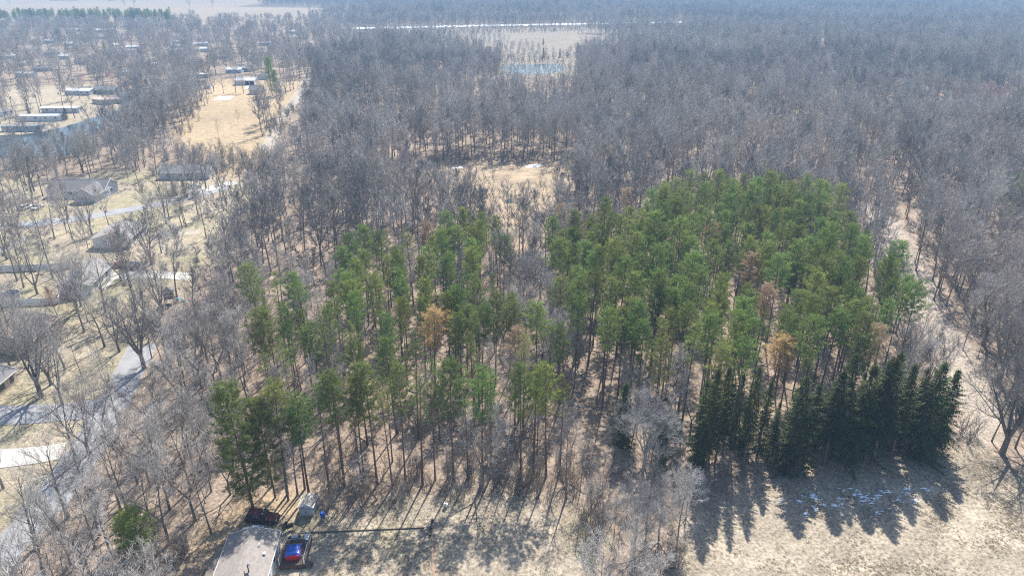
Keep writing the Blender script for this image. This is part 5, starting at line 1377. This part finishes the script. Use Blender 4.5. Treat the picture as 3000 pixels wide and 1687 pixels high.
# --- cars
def car(label, x, y, rz, paint, L=4.7, W=1.85, H=1.75, suv=True, cat='car', name='parked_car'):
    r = thing(name, label, cat, (x, y, 0), rz)
    hl = L/2; belt = H*.56; w2 = W/2
    # body: stations along x with half width, sill height, deck height
    st = [(-hl, .84, .42, belt*.93), (-hl+.12, .95, .30, belt), (-hl*.55, 1.0, .26, belt*1.02), (0, 1.0, .26, belt*1.0), (hl*.36, 1.0, .26, belt*.98), (hl*.62, .98, .26, belt*.93), (hl-.18, .92, .30, belt*.85), (hl, .78, .40, belt*.72)]
    b = MB(); vs, fs = [], []
    for (sx, kw, z0, z1) in st:
        ww = w2*kw
        vs += [(sx, -ww*.94, z0), (sx, -ww, (z0+z1)*.5), (sx, -ww*.98, z1-.07), (sx, -ww*.86, z1), (sx, ww*.86, z1), (sx, ww*.98, z1-.07), (sx, ww, (z0+z1)*.5), (sx, ww*.94, z0)]
    n = 8
    for i in range(len(st)-1):
        for k in range(n):
            k2 = (k+1) % n; fs.append((i*n+k, i*n+k2, (i+1)*n+k2, (i+1)*n+k))
    fs += [tuple(range(n-1, -1, -1)), tuple(range((len(st)-1)*n, len(st)*n))]
    b.add(vs, fs, paint); part('body', b, r, False)
    # greenhouse: glass block with painted roof and pillars
    xb0, xb1, xt0, xt1 = (-hl+.14, hl*.34, -hl+.34, hl*.10) if suv else (-hl*.62, hl*.36, -hl*.30, hl*.08)
    zb, zt = belt-.01, H-.06
    g = MB(); wb, wt = w2*.92, w2*.76
    g.add([(xb0,-wb,zb),(xb1,-wb,zb),(xb1,wb,zb),(xb0,wb,zb),(xt0,-wt,zt),(xt1,-wt,zt),(xt1,wt,zt),(xt0,wt,zt)], [(0,3,2,1),(4,5,6,7),(0,1,5,4),(1,2,6,5),(2,3,7,6),(3,0,4,7)], 'glass'); part('windows', g, r)
    p = MB(); p.add([(xt0-.05,-wt-.03,zt),(xt1+.05,-wt-.03,zt),(xt1+.05,wt+.03,zt),(xt0-.05,wt+.03,zt),(xt0+.05,-wt+.1,zt+.07),(xt1-.1,-wt+.1,zt+.07),(xt1-.1,wt-.1,zt+.07),(xt0+.05,wt-.1,zt+.07)], [(0,3,2,1),(4,5,6,7),(0,1,5,4),(1,2,6,5),(2,3,7,6),(3,0,4,7)], paint); part('roof', p, r)
    for s in (-1, 1):
        q = MB()
        for t in (0, .36, .70, 1):
            xa, xc = xb0+(xb1-xb0)*t, xt0+(xt1-xt0)*t
            q.tube([(xa, s*(wb+.01), zb), (xc, s*(wt+.015), zt+.02)], [.05, .045], 4, paint)
        part('pillar', q, r)
        m_ = MB(); m_.box((xb1-.25, s*(w2+.1), belt+.1), (.14, .2, .14), paint); part('mirror', m_, r)
        h_ = MB(); h_.box((hl-.07, s*w2*.62, belt*.66), (.12, .36, .16), 'lamp'); part('headlight', h_, r)
        t_l = MB(); t_l.box((-hl+.02, s*w2*.78, belt*.80), (.08, .22, .3), 'lamp_red'); part('taillight', t_l, r)
        for sx in (-hl*.60, hl*.62):
            a_ = MB(); a_.tube([(sx, s*(w2-.20), .36), (sx, s*(w2+.025), .36)], [.45, .45], 14, paint); part('wheel_arch', a_, r)
            w_ = MB(); w_.tube([(sx, s*(w2-.22), .35), (sx, s*(w2+.04), .35)], [.36, .36], 16, 'rubber'); wo = part('wheel', w_, r)
            k_ = MB(); k_.tube([(sx, s*(w2+.0), .35), (sx, s*(w2+.055), .35)], [.22, .2], 12, 'chrome'); part('rim', k_, wo)
    bp = MB(); bp.box((hl+.02, 0, .42), (.16, W*.84, .2), 'dark'); bp.box((-hl-.02, 0, .45), (.16, W*.86, .2), 'dark'); part('bumper', bp, r)
    gr = MB(); gr.box((hl-.015, 0, belt*.62), (.1, W*.42, .2), 'dark'); part('grille', gr, r)
    return r
car('dark maroon car parked behind the mobile home', -36.9, 77.2, math.radians(-2), 'maroon', 4.6, 1.85, 1.75)
car('white car tight against the end of the mobile home', -36.7, 74.1, math.radians(-3), 'car_white', 4.7, 1.8, 1.5, False)
x, y = G(378, 790); car('dark blue car on the concrete drive of the white house', x, y+1, math.radians(183), 'navy', 4.7, 1.85, 1.7)
x, y = G(338, 788); car('red car at the head of the concrete drive, by the house corner', x, y+1.2, math.radians(8), 'car_red', 4.2, 1.75, 1.5, False)
x, y = G(79, 612); car('white parked car left of a pair on the far side of the street', x, y, math.radians(80), 'car_white', 4.8, 1.85, 1.8)
x, y = G(112, 611); car('white parked car right of a pair on the far side of the street', x, y, math.radians(80), 'car_white', 4.5, 1.8, 1.5, False)
x, y = G(570, 551); car('dark car at the evergreens before the long grey bungalow', x, y, math.radians(5), 'navy', 4.5, 1.8, 1.5, False)
x, y = G(305, 571); car('silver car at the end of the grey gabled house', x, y-2, math.radians(12), 'car_grey', 4.5, 1.8, 1.5, False)

# --- old snow lying in the spruces' shade
SN = [(2340,1468),(2350,1458),(2385,1452),(2395,1462),(2410,1475),(2460,1465),(2470,1480),(2515,1435),(2525,1450),(2545,1458),(2558,1462),(2565,1455),(2575,1460),(2590,1442),(2630,1455),(2636,1468),(2660,1432),(2652,1445),(2678,1467),(2712,1430),(2575,1500),(2616,1498),(2386,1490),(2360,1505),(2285,1468),(2448,1478),(2535,1465),(2510,1448),(2468,1430),(2415,1478)]
mb = MB(); rg = random.Random(12)
for a, b in SN:
    for k in range(rg.choice((5, 8, 11))):
        x, y = G(a+rg.gauss(0, 7), b+rg.gauss(0, 4)); n = 9; s = rg.choice((.06, .09, .13, .18, .27))*rg.uniform(.7, 1.3); el = rg.uniform(.4, .9)
        ring = [(x+s*math.cos(6.283*k2/n)*rg.uniform(.4, 1.5)*1.3, y+s*el*math.sin(6.283*k2/n)*rg.uniform(.5, 1.3), .05) for k2 in range(n)]
        mb.add(ring+[(x, y, .13)], [(i, (i+1) % n, n) for i in range(n)], 'snow')
o = link('snow', mb.mesh('snow')); o['kind'] = 'stuff'; o['label'] = 'scattered scraps of old snow in the shade of the spruces'

#@@HAZE
# ------------------------------------------------------------------ haze
hz = bpy.data.materials.new("air"); hz.use_nodes = True
t_ = hz.node_tree; t_.nodes.remove(t_.nodes["Principled BSDF"])
pv = t_.nodes.new("ShaderNodeVolumePrincipled"); pv.inputs["Color"].default_value = (.42, .68, 1.0, 1); pv.inputs["Density"].default_value = .00034
pv.inputs["Anisotropy"].default_value = 0.0
t_.links.new(pv.outputs[0], t_.nodes["Material Output"].inputs["Volume"])
mb = MB(); mb.box((0, 0, 40.0), (32000, 32000, 83.0), None)
hb = bpy.data.objects.new("haze", mb.mesh("haze") if False else None) if False else None
me = bpy.data.meshes.new("haze"); me.from_pydata(mb.v, [], mb.f); me.materials.append(hz)
hb = link("haze", me); hb['kind'] = 'stuff'
